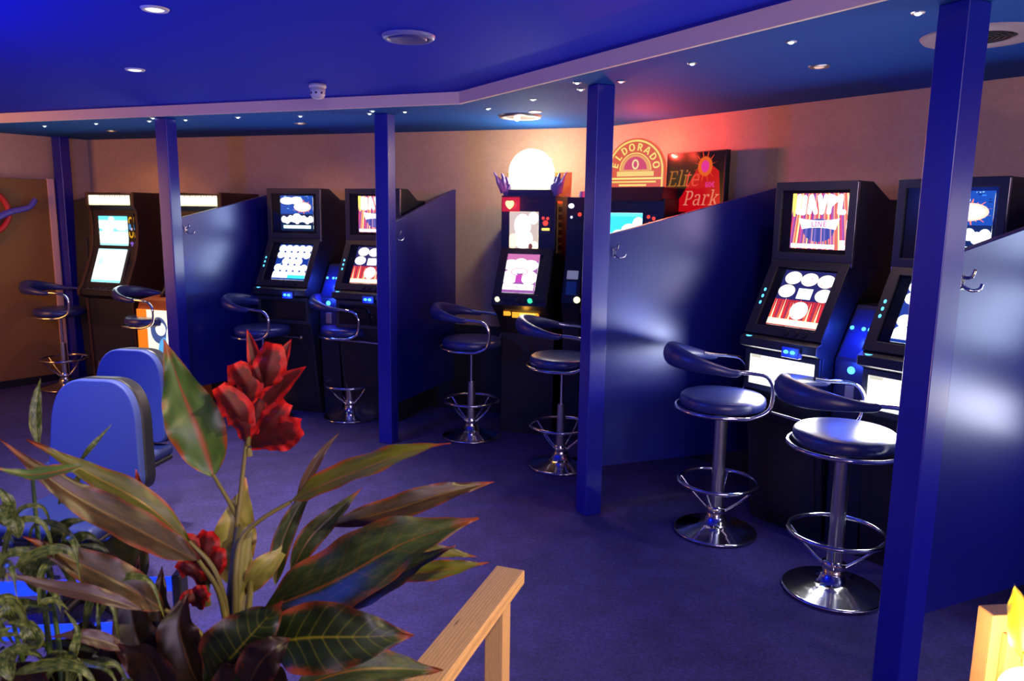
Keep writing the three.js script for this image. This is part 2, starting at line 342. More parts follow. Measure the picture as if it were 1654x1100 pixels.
// ---------------------------------------------------------------- screens and printed glass
const blob = (g, x, y, rx, ry, c) => { g.fillStyle = c; g.beginPath(); g.ellipse(x, y, rx, ry, 0, 0, 7); g.fill(); };
const rect = (g, x, y, w, h, c) => { g.fillStyle = c; g.fillRect(x, y, w, h); };
function ray(g, x0, y0, x1, y1, w0, w1, c) { g.fillStyle = c; g.beginPath(); g.moveTo(x0 - w0, y0); g.lineTo(x0 + w0, y0); g.lineTo(x1 + w1, y1); g.lineTo(x1 - w1, y1); g.fill(); }
const curtainTop = screenTex(320, 288, (g, w, h) => {
  rect(g, 0, 0, w, h, '#6b2a6a');
  for (let i = 0; i < 34; i++) { const x = i * 10 + rnd() * 6; ray(g, x, 0, 160 + (x - 160) * 1.25, h, 3 + rnd() * 2, 5, ['#f0603a', '#ffd08a', '#c43a58', '#8a4a90', '#ff8a70'][i % 5]); }
  blob(g, 165, 190, 90, 60, '#3a3f86'); for (let i = 0; i < 9; i++) ray(g, 95 + i * 17, 160, 90 + i * 19, 262, 3, 4, ['#6a5a9a', '#2c3478', '#b07a90'][i % 3]);
  ray(g, 8, 0, 16, 120, 16, 6, '#ffe060');
  // tall bright title letters, too glaring to read
  g.strokeStyle = '#fff'; g.lineWidth = 27; g.lineCap = 'round'; g.lineJoin = 'round';
  const L = [[[40, 16], [36, 96], [70, 100], [74, 22]], [[104, 96], [112, 18], [140, 96]], [[160, 18], [176, 96], [196, 18]], [[216, 96], [222, 18], [256, 30], [222, 60]], [[280, 18], [276, 96], [300, 96]]];
  for (const l of L) { g.beginPath(); l.forEach((p, i) => g[i ? 'lineTo' : 'moveTo'](...p)); g.stroke(); }
  g.fillStyle = '#fff'; g.beginPath(); g.moveTo(44, 128); g.quadraticCurveTo(160, 150, 282, 128); g.lineTo(262, 186); g.quadraticCurveTo(160, 166, 66, 186); g.fill();
  g.fillStyle = '#c25a96'; g.font = 'bold 40px sans-serif'; g.textAlign = 'center'; g.fillText('LINE', 164, 172);
  rect(g, 6, 262, 256, 22, '#fff'); rect(g, 290, 238, 28, 48, '#fff');
});
const curtainLow = screenTex(320, 320, (g, w, h) => {
  rect(g, 0, 0, w, h, '#1c1d52');
  rect(g, 0, 170, w, 150, '#8e2230');
  for (let i = 0; i < 26; i++) ray(g, i * 13, 160 + rnd() * 26, i * 13 + 2, 290, 1, 6, ['#ff5a3c', '#ffc9a0', '#d42a2a', '#7d2a48'][i % 4]);
  for (const [x, y] of [[62, 44], [160, 48], [258, 52], [50, 122], [272, 132]]) { blob(g, x, y, 50, 38, '#d9c8b4'); blob(g, x, y, 47, 35, '#fff'); }
  rect(g, 118, 100, 84, 60, '#fff'); blob(g, 162, 226, 52, 50, '#fff6ea');
  for (const [x, y] of [[170, 40], [240, 76], [286, 80], [140, 262]]) blob(g, x, y, 6, 4, '#c08a7a');
  rect(g, 0, 280, w, 34, '#ffe6bd');
});
const burstTop = screenTex(320, 288, (g, w, h) => {
  rect(g, 0, 0, w, h, '#123c8c'); for (let i = 0; i < 50; i++) rect(g, rnd() * w, rnd() * 130, 8 + rnd() * 16, 5, ['#2f6fd0', '#7fa9d8', '#0c1f55'][i % 3]);
  blob(g, 70, 42, 74, 30, '#fff'); blob(g, 160, 40, 60, 32, '#fff');
  for (let i = 0; i < 22; i++) { const a = i / 22 * 6.283; ray(g, 218, 92, 218 + Math.cos(a) * (86 + 16 * (i % 2)), 92 + Math.sin(a) * (46 + 12 * (i % 2)), 10, 2, '#ff6a4a'); }
  blob(g, 218, 92, 84, 40, '#ffb8a0'); blob(g, 210, 92, 76, 32, '#fff');
  rect(g, 0, 150, w, h - 150, '#0a1a3c');
  for (let i = 0; i < 9; i++) blob(g, 30 + i * 33, 196 + 10 * Math.sin(i * 2), 26, 28, '#fff'); blob(g, 160, 180, 44, 34, '#fff');
  rect(g, 24, 244, 272, 26, '#d8fbe0');
});
const burstLow = screenTex(320, 320, (g, w, h) => {
  rect(g, 0, 0, w, h, '#0f2c7c');
  for (let r = 0; r < 5; r++) for (let i = 0; i < 5; i++) if (!(r === 2 && (i === 0 || i === 4))) blob(g, 34 + i * 63, 38 + r * 58, 36, 32, '#fff');
  for (let i = 0; i < 14; i++) blob(g, 30 + rnd() * 260, 30 + rnd() * 230, 5, 5, '#7fd0d8');
  rect(g, 150, 276, 170, 30, '#39c6e6'); rect(g, 0, 276, 150, 28, '#fff');
});
const tealTop = screenTex(288, 288, (g, w, h) => {
  rect(g, 0, 0, w, h, '#e9ffff'); rect(g, 0, 0, w, 40, '#58c8d2'); blob(g, 130, 30, 30, 26, '#fff'); rect(g, 0, 120, w, 28, '#67bcc4'); blob(g, 90, 132, 60, 18, '#d9f7f7'); blob(g, 230, 128, 50, 10, '#e8ffff'); rect(g, 0, 262, w, 26, '#8fd8de');
});
const cyanLow = screenTex(288, 320, (g, w, h) => { rect(g, 0, 0, w, h, '#f6ffff'); rect(g, 0, 0, w, 10, '#a4ecf4'); blob(g, 50, 120, 26, 34, '#a8ecee'); blob(g, 250, 190, 20, 30, '#c4f6f8'); rect(g, 0, 300, w, 20, '#6fe0ea'); });
const headerTex = screenTex(384, 96, (g, w, h) => { rect(g, 0, 0, w, h, '#fffce0'); for (let i = 0; i < 12; i++) blob(g, 110 + i * 24, 6, 9, 7, i % 2 ? '#c8b4c0' : '#b8908c'); rect(g, 0, 84, w, 12, '#f2ffb8'); });
const bellyTex = screenTex(384, 160, (g, w, h) => { rect(g, 0, 0, w, h, '#ffffff'); rect(g, 14, 10, 60, 14, '#b9b6a6'); for (let i = 0; i < 16; i++) blob(g, 30 + i * 22, 4, 10, 4, '#dcd4c0'); rect(g, 0, h - 12, w, 12, '#f8fbff'); });
const artBelly = screenTex(256, 420, (g, w, h) => {
  rect(g, 0, 0, w, h, '#f07818'); rect(g, 56, 0, 200, h, '#fff8e0');
  blob(g, 120, 90, 46, 60, '#40548c'); blob(g, 128, 84, 28, 30, '#fff'); blob(g, 150, 190, 40, 70, '#58a8e8'); blob(g, 170, 200, 22, 40, '#223'); blob(g, 200, 130, 44, 90, '#fff'); blob(g, 110, 250, 30, 44, '#c04020');
  for (let i = 0; i < 8; i++) rect(g, 60, 250 + i * 12, 120, 5, i % 2 ? '#802818' : '#f6d8b0'); rect(g, 40, 350, 216, 70, '#ffd820'); blob(g, 110, 384, 36, 14, '#b87808');
});
const whiteArch = screenTex(256, 256, (g, w, h) => { rect(g, 0, 0, w, h, '#fffff4'); for (const [x, y] of [[78, 98], [66, 136], [120, 136], [92, 196], [108, 110], [150, 214], [196, 90]]) blob(g, x, y, 9, 7, '#d6d6b8'); rect(g, 0, 236, w, 20, '#f4ffc0'); });
const figureTop = screenTex(256, 300, (g, w, h) => { rect(g, 0, 0, w, h, '#a8968c'); blob(g, 118, 110, 74, 92, '#fff'); blob(g, 124, 220, 86, 80, '#fff8ea'); blob(g, 212, 50, 44, 50, '#fff'); blob(g, 226, 272, 34, 34, '#ffe8c0'); blob(g, 30, 240, 40, 60, '#ffe0b0'); blob(g, 190, 280, 18, 24, '#5a3024'); });
const plumLow = screenTex(256, 320, (g, w, h) => {
  rect(g, 0, 0, w, h, '#7c4a86'); rect(g, 0, 0, w, 60, '#a35a8c'); for (const [x, y, a, b] of [[60, 96, 60, 44], [128, 80, 50, 40], [200, 96, 56, 44], [60, 196, 60, 56], [204, 196, 56, 56], [128, 136, 60, 26]]) blob(g, x, y, a, b, '#fff');
  g.strokeStyle = '#c83a6a'; g.lineWidth = 5; g.beginPath(); g.ellipse(128, 150, 58, 30, 0, 0, 7); g.stroke(); rect(g, 106, 180, 46, 56, '#a03a94'); rect(g, 10, 250, 236, 46, '#fff8f0'); for (let i = 0; i < 3; i++) blob(g, 60 + i * 66, 272, 12, 5, '#a8a0a0');
});
const cyanTop = screenTex(320, 256, (g, w, h) => { rect(g, 0, 0, w, h, '#30b8e8'); for (const [x, y, a, b] of [[40, 200, 80, 50], [130, 170, 60, 44], [220, 130, 70, 50], [290, 90, 50, 60], [200, 220, 160, 60]]) blob(g, x, y, a, b, '#fff'); rect(g, 0, 0, w, 26, '#58c8c8'); });
const archLetters = screenTex(512, 400, (g, w, h) => {
  rect(g, 0, 0, w, h, '#e2603c');
  const cx = 256, cy = 256; g.strokeStyle = '#ffe070'; g.lineWidth = 16; g.beginPath(); g.arc(cx, cy, 240, Math.PI, 0); g.stroke(); rect(g, 8, 250, 16, 150, '#ffe070'); rect(g, 488, 250, 16, 150, '#ffe070');
  g.lineWidth = 10; g.beginPath(); g.arc(cx, cy, 140, Math.PI, 0); g.stroke(); g.fillStyle = '#f2a860'; g.beginPath(); g.arc(cx, cy + 4, 134, Math.PI, 0); g.fill(); g.fillStyle = '#d8506a'; g.beginPath(); g.arc(cx, cy - 8, 104, Math.PI, 0); g.fill();
  g.strokeStyle = '#ffe8a0'; g.lineWidth = 14; g.beginPath(); g.ellipse(cx, cy - 50, 24, 34, 0, 0, 7); g.stroke();
  g.fillStyle = '#ffe878'; g.font = 'bold 84px sans-serif'; g.textAlign = 'center';
  'ELDORADO'.split('').forEach((c, i) => { const a = (-77 + i * 22) * Math.PI / 180; g.save(); g.translate(cx + Math.sin(a) * 160, cy - Math.cos(a) * 160); g.rotate(a); g.fillText(c, 0, 0); g.restore(); });
  rect(g, 90, 262, 332, 40, '#ffd878'); rect(g, 24, 312, 464, 16, '#ffee80'); rect(g, 24, 340, 420, 14, '#ffe070'); rect(g, 110, 366, 250, 16, '#ffe878');
});
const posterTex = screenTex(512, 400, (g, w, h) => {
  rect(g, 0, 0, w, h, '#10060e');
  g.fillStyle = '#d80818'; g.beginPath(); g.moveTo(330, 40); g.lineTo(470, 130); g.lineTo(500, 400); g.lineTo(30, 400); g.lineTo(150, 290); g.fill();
  for (let i = 0; i < 24; i++) { const a = i / 24 * 6.283, r = 70 + 34 * (i % 2); ray(g, 350, 96, 350 + Math.cos(a) * r, 96 + Math.sin(a) * r, 12, 2, '#ff4a1c'); }  // burst and its core: a red LED reflection painted into the print
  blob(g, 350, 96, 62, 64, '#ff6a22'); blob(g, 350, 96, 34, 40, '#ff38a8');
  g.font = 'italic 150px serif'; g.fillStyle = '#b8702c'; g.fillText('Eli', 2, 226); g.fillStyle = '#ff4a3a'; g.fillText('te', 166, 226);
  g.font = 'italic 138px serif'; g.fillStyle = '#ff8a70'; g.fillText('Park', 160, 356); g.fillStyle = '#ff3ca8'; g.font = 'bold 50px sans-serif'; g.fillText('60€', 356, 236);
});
const swirlTex = screenTex(96, 320, (g, w, h) => { rect(g, 0, 0, w, h, '#0a0808'); g.strokeStyle = '#ffb820'; g.lineWidth = 16; g.beginPath(); g.arc(44, 60, 26, 2.4, 5.6); g.stroke(); blob(g, 30, 110, 20, 26, '#3aa0e8'); blob(g, 56, 130, 16, 12, '#e8d0ff'); g.beginPath(); g.arc(46, 168, 30, -0.5, 3.6); g.stroke(); blob(g, 48, 250, 30, 12, '#8a62e8'); blob(g, 48, 262, 12, 22, '#8a62e8'); });
const S = Object.fromEntries(Object.entries({ curtainTop, curtainLow, burstTop, burstLow, tealTop, cyanLow, headerTex, whiteArch, figureTop, plumLow, cyanTop, archLetters, swirlTex }).map(([k, t]) => [k, lit(t)]));
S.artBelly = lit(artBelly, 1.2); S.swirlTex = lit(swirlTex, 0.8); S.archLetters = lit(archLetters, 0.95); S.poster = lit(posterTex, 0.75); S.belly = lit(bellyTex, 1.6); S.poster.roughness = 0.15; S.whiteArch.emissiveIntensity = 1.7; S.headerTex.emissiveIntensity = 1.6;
const cyanLed = glow(0.08, 0.5, 1.0, 2.6), blueLed = glow(0.02, 0.10, 1.0, 2.0), whiteBtn = glow(1.0, 0.95, 0.6, 1.5), greenBtn = glow(0.05, 0.75, 0.42, 1.3), redLed = glow(1.0, 0.05, 0.03, 1.6), orangeLit = glow(1.0, 0.36, 0.02, 1.5), yellowLit = glow(1.0, 0.72, 0.12, 1.5);
const gold = std(lin(0.72, 0.44, 0.08), 0.4), purple = std(lin(0.22, 0.16, 0.46), 0.6), glassBlack = phys(lin(0.006, 0.006, 0.009), 0.12);
// frame with a hole, thin in z
function frame(w, h, iw, ih, d, bev = 0.004) {
  const s = new THREE.Shape([[-w / 2, -h / 2], [w / 2, -h / 2], [w / 2, h / 2], [-w / 2, h / 2]].map(p => new THREE.Vector2(...p)));
  s.holes.push(new THREE.Path([[-iw / 2, -ih / 2], [-iw / 2, ih / 2], [iw / 2, ih / 2], [iw / 2, -ih / 2]].map(p => new THREE.Vector2(...p))));
  return new THREE.ExtrudeGeometry(s, { depth: d, bevelEnabled: true, bevelThickness: bev, bevelSize: bev, bevelSegments: 2 });
}
// lay something built facing +z on the slanted face from (z0, y0) below to (z1, y1) above, at fraction f, lifted by d
function onFace(g, z0, y0, z1, y1, f, d, x = 0) {
  const dz = z1 - z0, dy = y1 - y0, l = Math.hypot(dz, dy), a = -Math.atan2(-dz, dy);
  return g.rotateX(a).translate(x, y0 + dy * f - dz / l * d, z0 + dz * f + dy / l * d);
}
const faceTilt = (z0, y0, z1, y1) => -Math.atan2(-(z1 - z0), y1 - y0);
function facePoint(z0, y0, z1, y1, f, d, x) { const dz = z1 - z0, dy = y1 - y0, l = Math.hypot(dz, dy); return [x, y0 + dy * f - dz / l * d, z0 + dz * f + dy / l * d]; }
const mg = list => mergeGeometries(list.map(g => { const h = g.index ? g.toNonIndexed() : g; return h; }));

// twin screen video machine; local z runs from the wall to the player
function videoMachine(label, front, n, turn, top, low, castTop, castLow, opt = {}) {
  const w = opt.w ?? 0.48, t = thing('slot_machine', label, 'slot machine', [front[0] - n[0] * 0.5, 0, front[1] - n[1] * 0.5], turn);
  part(t, 'cabinet', profile([[0.05, 0], [0.55, 0], [0.57, 0.08], [0.64, 0.60], [0.68, 0.78], [0.68, 0.985], [0.745, 1.01], [0.745, 1.045], [0.70, 1.06], [0.49, 1.45], [0.49, 1.85], [0.36, 1.85], [0.19, 1.765], [0.05, 1.765]], w), M.shell);
  part(t, 'top_bezel', frame(w, 0.40, w - 0.06, 0.33, 0.022).translate(0, 1.652, 0.488), M.grey);
  part(t, 'screen_glass', flat(w - 0.05, 0.34, 0.004, 0, 1.652, 0.497), glassBlack);
  part(t, 'upper_screen', flat(0.31, 0.283, 0.004, 0.026, 1.655, 0.5015), top);
  areaLight(t, 0.32, 0.27, castTop, CAST, [0.015, 1.655, 0.518], [0, Math.PI, 0]);
  const F = [0.70, 1.06, 0.49, 1.45], tilt = faceTilt(...F);
  part(t, 'lower_bezel', onFace(frame(w - 0.01, 0.43, w - 0.10, 0.345, 0.014), ...F, 0.5, 0.002), M.shell);
  part(t, 'console_glass', onFace(flat(w - 0.09, 0.35, 0.004), ...F, 0.5, 0.006), glassBlack);
  part(t, 'lower_screen', onFace(flat(0.31, 0.315, 0.004), ...F, 0.5, 0.010, 0.036), low);
  { const l = areaLight(t, 0.32, 0.3, castLow, CAST, facePoint(...F, 0.5, 0.024, 0.036), [0, 0, 0]); l.rotation.order = 'YXZ'; l.rotation.set(-tilt, Math.PI, 0); }
  for (const s of [-1, 1]) part(t, 'edge_trim', box(0.008, 0.42, 0.02, s * (w / 2 + 0.001), 1.64, 0.50, 0.002), M.brushed, 'bright metal edge trim');
  for (let k = 0; k < 3; k++) part(t, 'side_light', onFace(new THREE.SphereGeometry(0.008, 12, 8).scale(1, 1.4, 0.6), ...F, 0.40 + k * 0.085, 0.018, -w / 2 + 0.03), cyanLed, 'blue side light');
  part(t, 'button_strip', onFace(box(0.27, 0.038, 0.010, 0, 0, 0, 0.003), ...F, 0.065, 0.014, 0.03), glow(0.75, 0.36, 0.20, 0.7));
  for (let k = 0; k < 3; k++) part(t, 'button', onFace(cyl(0.016, 0.018, 0.014).rotateX(Math.PI / 2), ...F, 0.065, 0.022, 0.02 + k * 0.052), M.black);
  part(t, 'side_button', cyl(0.02, 0.022, 0.014, -w / 2 + 0.045, 1.05, 0.722, 20), cyanLed, 'glowing cyan button');
  const na = part(t, 'note_acceptor', box(0.10, 0.055, 0.03, 0.09, 1.006, 0.748), std(lin(0.02, 0.04, 0.3), 0.4), 'blue lit note acceptor');
  for (const x of [0.068, 0.105]) part(na, 'acceptor_light', new THREE.SphereGeometry(0.012, 12, 8).scale(1.2, 0.8, 0.6).translate(x, 1.008, 0.764), cyanLed);
  { const l = new THREE.PointLight(lin(0.06, 0.2, 1), 0.035, 0, 2); l.name = 'blue_light'; l.position.set(0.09, 1.0, 0.80); l.castShadow = true; t.add(l); }
  part(t, 'belly_frame', frame(w - 0.02, 0.21, w - 0.06, 0.165, 0.01).translate(0, 0.875, 0.688), M.grey);
  part(t, 'belly_glass', flat(w - 0.05, 0.175, 0.004, 0, 0.875, 0.692), opt.belly ? S.belly : glassBlack, opt.belly ? 'glaring white belly glass' : 'dark belly glass');
  if (opt.belly) areaLight(t, w - 0.06, 0.16, [1, 0.97, 0.95], opt.belly, [0, 0.875, 0.708], [0, Math.PI, 0]);
  part(t, 'door', onFace(box(w - 0.07, 0.48, 0.014), 0.575, 0.10, 0.64, 0.60, 0.52, 0.006), M.black);
  part(t, 'door_rail', mg([tube([[-0.17, 0.665, 0.70], [0, 0.665, 0.712], [0.16, 0.66, 0.715]], 0.009, 16), cyl(0.006, 0.006, 0.06).rotateX(Math.PI / 2).translate(-0.16, 0.665, 0.68), cyl(0.006, 0.006, 0.06).rotateX(Math.PI / 2).translate(0.14, 0.66, 0.685)]), M.chrome);
  part(t, 'rail_knob', new THREE.SphereGeometry(0.02, 16, 12).translate(0.175, 0.66, 0.715), M.brass, 'brass knob');
  part(t, 'plinth', box(w - 0.03, 0.06, 0.02, 0, 0.035, 0.555), M.black);
  for (const [y, h] of [[1.40, 0.035], [1.33, 0.03]]) part(t, 'sticker', box(0.002, h, 0.07, w / 2 + 0.001, y, 0.30, 0.0005), M.grey);
  return t;
}
const warmScreen = [1.0, 0.66, 0.62], coolScreen = [0.72, 0.86, 1.0];
videoMachine('black video slot machine with blue white screens, left one of the back wall pair', [-1.807, -6.343], nB, BACK, S.burstTop, S.burstLow, coolScreen, [0.8, 0.95, 1.0], { w: 0.50 });
videoMachine('black video slot machine with red curtain screens, half behind the third post', [-1.112, -6.09], nB, BACK, S.curtainTop, S.curtainLow, warmScreen, [1, 0.8, 0.74]);
videoMachine('black video slot machine with red curtain screens and glaring belly glass behind a stool', [1.548, -3.968], nR, RIGHT, S.curtainTop, S.curtainLow, warmScreen, [1, 0.8, 0.74], { w: 0.45, belly: 30 });
videoMachine('black video slot machine with red burst screen, half behind the nearest post', [1.9385, -3.434], nR, RIGHT, S.burstTop, S.burstLow, [1, 0.72, 0.68], [0.8, 0.95, 1.0], { w: 0.46, belly: 30 });
videoMachine('black video slot machine beyond the right edge, first past the sloping partition', [2.55, -2.59], nR, RIGHT, S.burstTop, S.burstLow, coolScreen, [0.75, 0.88, 1.0], { w: 0.46, belly: 9 });
videoMachine('black video slot machine beyond the right edge, second past the sloping partition', [2.95, -2.05], nR, RIGHT, S.curtainTop, S.curtainLow, warmScreen, [1, 0.8, 0.74], { w: 0.46, belly: 9 });

// slim coin unit with blue lights between two video machines
function coinUnit(label, at, n, turn, w) {
  const t = thing('coin_unit', label, 'coin unit', [at[0] - n[0] * 0.5, 0, at[1] - n[1] * 0.5], turn), F = [0.60, 0.98, 0.44, 1.24];
  part(t, 'body', profile([[0.05, 0], [0.56, 0], [0.60, 0.70], [0.60, 0.98], [0.44, 1.24], [0.05, 1.24]], w), std(lin(0.008, 0.010, 0.03), 0.4));
  part(t, 'face_plate', onFace(box(w - 0.02, 0.27, 0.008), ...F, 0.5, 0.004), std(lin(0.012, 0.02, 0.09), 0.3));
  for (const x of [-0.065, -0.005, 0.027, 0.059]) part(t, 'blue_light', onFace(new THREE.SphereGeometry(0.0105, 12, 8).scale(1, 1, 0.6), ...F, 0.58, 0.012, x * w / 0.18), cyanLed);
  part(t, 'coin_button', onFace(cyl(0.018, 0.02, 0.012).rotateX(Math.PI / 2), 0.60, 0.70, 0.60, 0.98, 0.86, 0.006, 0.0), cyanLed);
  part(t, 'coin_slot', box(0.05, 0.09, 0.012, 0, 0.82, 0.605), M.brushed);
  for (const y of [1.13, 0.97]) { const l = new THREE.PointLight(lin(0.03, 0.08, 1), 0.22, 0, 2); l.name = 'blue_light'; l.position.set(0, y, y > 1 ? 0.60 : 0.70); l.castShadow = true; t.add(l); }
}
coinUnit('blue lit coin unit between the two video machines of the right bay', [1.743, -3.701], nR, RIGHT, 0.18);
coinUnit('blue lit coin unit between the two video machines on the back wall', [-1.455, -6.216], nB, BACK, 0.17);

// curved slim machine with a lit header
function headerMachine(label, front, belly) {
  const w = 0.56, t = thing('slot_machine', label, 'slot machine', [front[0] - nB[0] * 0.5, 0, front[1] - nB[1] * 0.5], BACK);
  const P = [[0.60, 0.86], [0.68, 0.90], [0.68, 0.935], [0.645, 0.97], [0.60, 1.07], [0.535, 1.21], [0.50, 1.34], [0.485, 1.5], [0.49, 1.66], [0.52, 1.70], [0.52, 1.80]];
  part(t, 'cabinet', profile([[0.05, 0], [0.58, 0], ...P, [0.05, 1.80]], w - 0.05), M.black);
  for (const s of [-1, 1]) part(t, 'side_board', profile([[0.04, 0], [0.59, 0], [0.615, 0.86], [0.70, 0.895], [0.70, 0.945], [0.66, 0.985], [0.615, 1.08], [0.55, 1.22], [0.515, 1.34], [0.50, 1.5], [0.505, 1.65], [0.535, 1.70], [0.535, 1.815], [0.04, 1.815]], 0.028, s * (w / 2 - 0.014), 0.004), M.brown, 'reddish brown side board');
  part(t, 'header', box(w - 0.09, 0.088, 0.02, -0.01, 1.748, 0.525), S.headerTex, 'lit header glass');
  areaLight(t, w - 0.1, 0.08, [1, 0.95, 0.75], CAST * 1.3, [-0.01, 1.748, 0.545], [0, Math.PI, 0]);
  part(t, 'upper_bezel', box(0.40, 0.31, 0.012, -0.02, 1.475, 0.494), M.plastic);
  part(t, 'upper_screen', flat(0.33, 0.27, 0.006, -0.01, 1.47, 0.503), S.tealTop);
  areaLight(t, 0.32, 0.26, [0.75, 0.98, 1.0], CAST * 0.6, [-0.01, 1.47, 0.518], [0, Math.PI, 0]);
  const F = [0.632, 1.0, 0.508, 1.315];
  part(t, 'lower_bezel', onFace(box(0.42, 0.345, 0.014), ...F, 0.5, 0.0, -0.02), M.plastic);
  part(t, 'lower_screen', onFace(flat(0.33, 0.315, 0.006), ...F, 0.5, 0.010, -0.01), S.cyanLow);
  { const l = areaLight(t, 0.32, 0.3, [0.8, 0.98, 1.0], CAST * 0.6, facePoint(...F, 0.5, 0.024, -0.01), [0, 0, 0]); l.rotation.order = 'YXZ'; l.rotation.set(-faceTilt(...F), Math.PI, 0); }
  part(t, 'art_strip', box(0.066, 0.34, 0.01, 0.20, 1.46, 0.502), S.swirlTex);
  part(t, 'button_deck', box(w - 0.08, 0.012, 0.05, 0, 0.945, 0.665), M.grey);
  for (let k = 0; k < 6; k++) part(t, 'button', cyl(0.017, 0.019, 0.014, -0.18 + k * 0.072, 0.955, 0.665, 18), k === 5 ? whiteBtn : M.plastic);
  part(t, 'lower_door', box(w - 0.10, 0.70, 0.016, 0, 0.45, 0.592), M.plastic);
  if (belly) {
    part(t, 'belly_box', profile([[0.55, 0.02], [0.86, 0.02], [0.86, 0.80], [0.82, 0.90], [0.55, 0.93]], w - 0.04, -0.13), std(lin(0.62, 0.13, 0.02), 0.45), 'orange belly box');
    part(t, 'belly_glass', box(w - 0.06, 0.80, 0.012, -0.13, 0.43, 0.872), S.artBelly, 'lit belly glass with orange and white art');
    areaLight(t, w - 0.12, 0.78, [1, 0.72, 0.4], 1.2, [-0.13, 0.43, 0.894], [0, Math.PI, 0]);
  } else part(t, 'coin_tray', box(0.30, 0.08, 0.07, 0, 0.24, 0.62), M.brushed);
  return t;
}
{
  const t = thing('side_cabinet', 'slim black cabinet against the left side of the cyan screened machine', 'cabinet', [-4.02 - nB[0] * 0.45, 0, -7.13 - nB[1] * 0.45], BACK);
  part(t, 'body', profile([[0.06, 0], [0.42, 0], [0.45, 0.9], [0.42, 1.74], [0.06, 1.82]], 0.19), M.black);
  part(t, 'door', box(0.15, 0.70, 0.012, 0, 0.45, 0.445), M.shell); part(t, 'speaker_grille', box(0.12, 0.30, 0.012, 0, 1.25, 0.445), M.shell);
}
headerMachine('brown sided slot machine with two pale cyan screens at the far left', [-3.64, -7.0], false);
headerMachine('slot machine with lit header and orange lit belly, behind the second post', [-2.735, -6.68], true);

// machines with an arch on top
function archShape(w, h) { const s = new THREE.Shape(), r = w / 2; s.moveTo(-r, 0); s.lineTo(r, 0); s.lineTo(r, h - r); s.absarc(0, h - r, r, 0, Math.PI, false); s.lineTo(-r, 0); return s; }
function archGeo(w, h, d) {
  const g = new THREE.ExtrudeGeometry(archShape(w, h), { depth: d, bevelEnabled: true, bevelThickness: 0.004, bevelSize: 0.004, bevelSegments: 2, curveSegments: 32 });
  const p = g.attributes.position, u = g.attributes.uv; for (let i = 0; i < p.count; i++) u.setXY(i, p.getX(i) / w + 0.5, p.getY(i) / h); return g;
}
function claw(side) {
  const f = [[0.0, 0, 0.09, 0.034], [0.022, 0.012, 0.11, 0.034], [0.045, 0.02, 0.09, 0.036], [-0.02, 0, 0.07, 0.032], [0.06, 0.03, 0.12, 0.024]].map(([dx, dz, len, r]) => taper([[dx * 0.5, 0, 0], [dx, len * 0.5, dz], [dx * 1.25, len * 0.86, dz], [dx * 1.5 + 0.006, len * 1.15, dz + 0.006]].map(q => [q[0] * side, q[1], q[2]]), q => r * (1 - q * 0.82), 14, 8));
  f.push(new THREE.SphereGeometry(0.04, 16, 12).scale(0.9, 1.1, 0.55)); return mg(f);
}
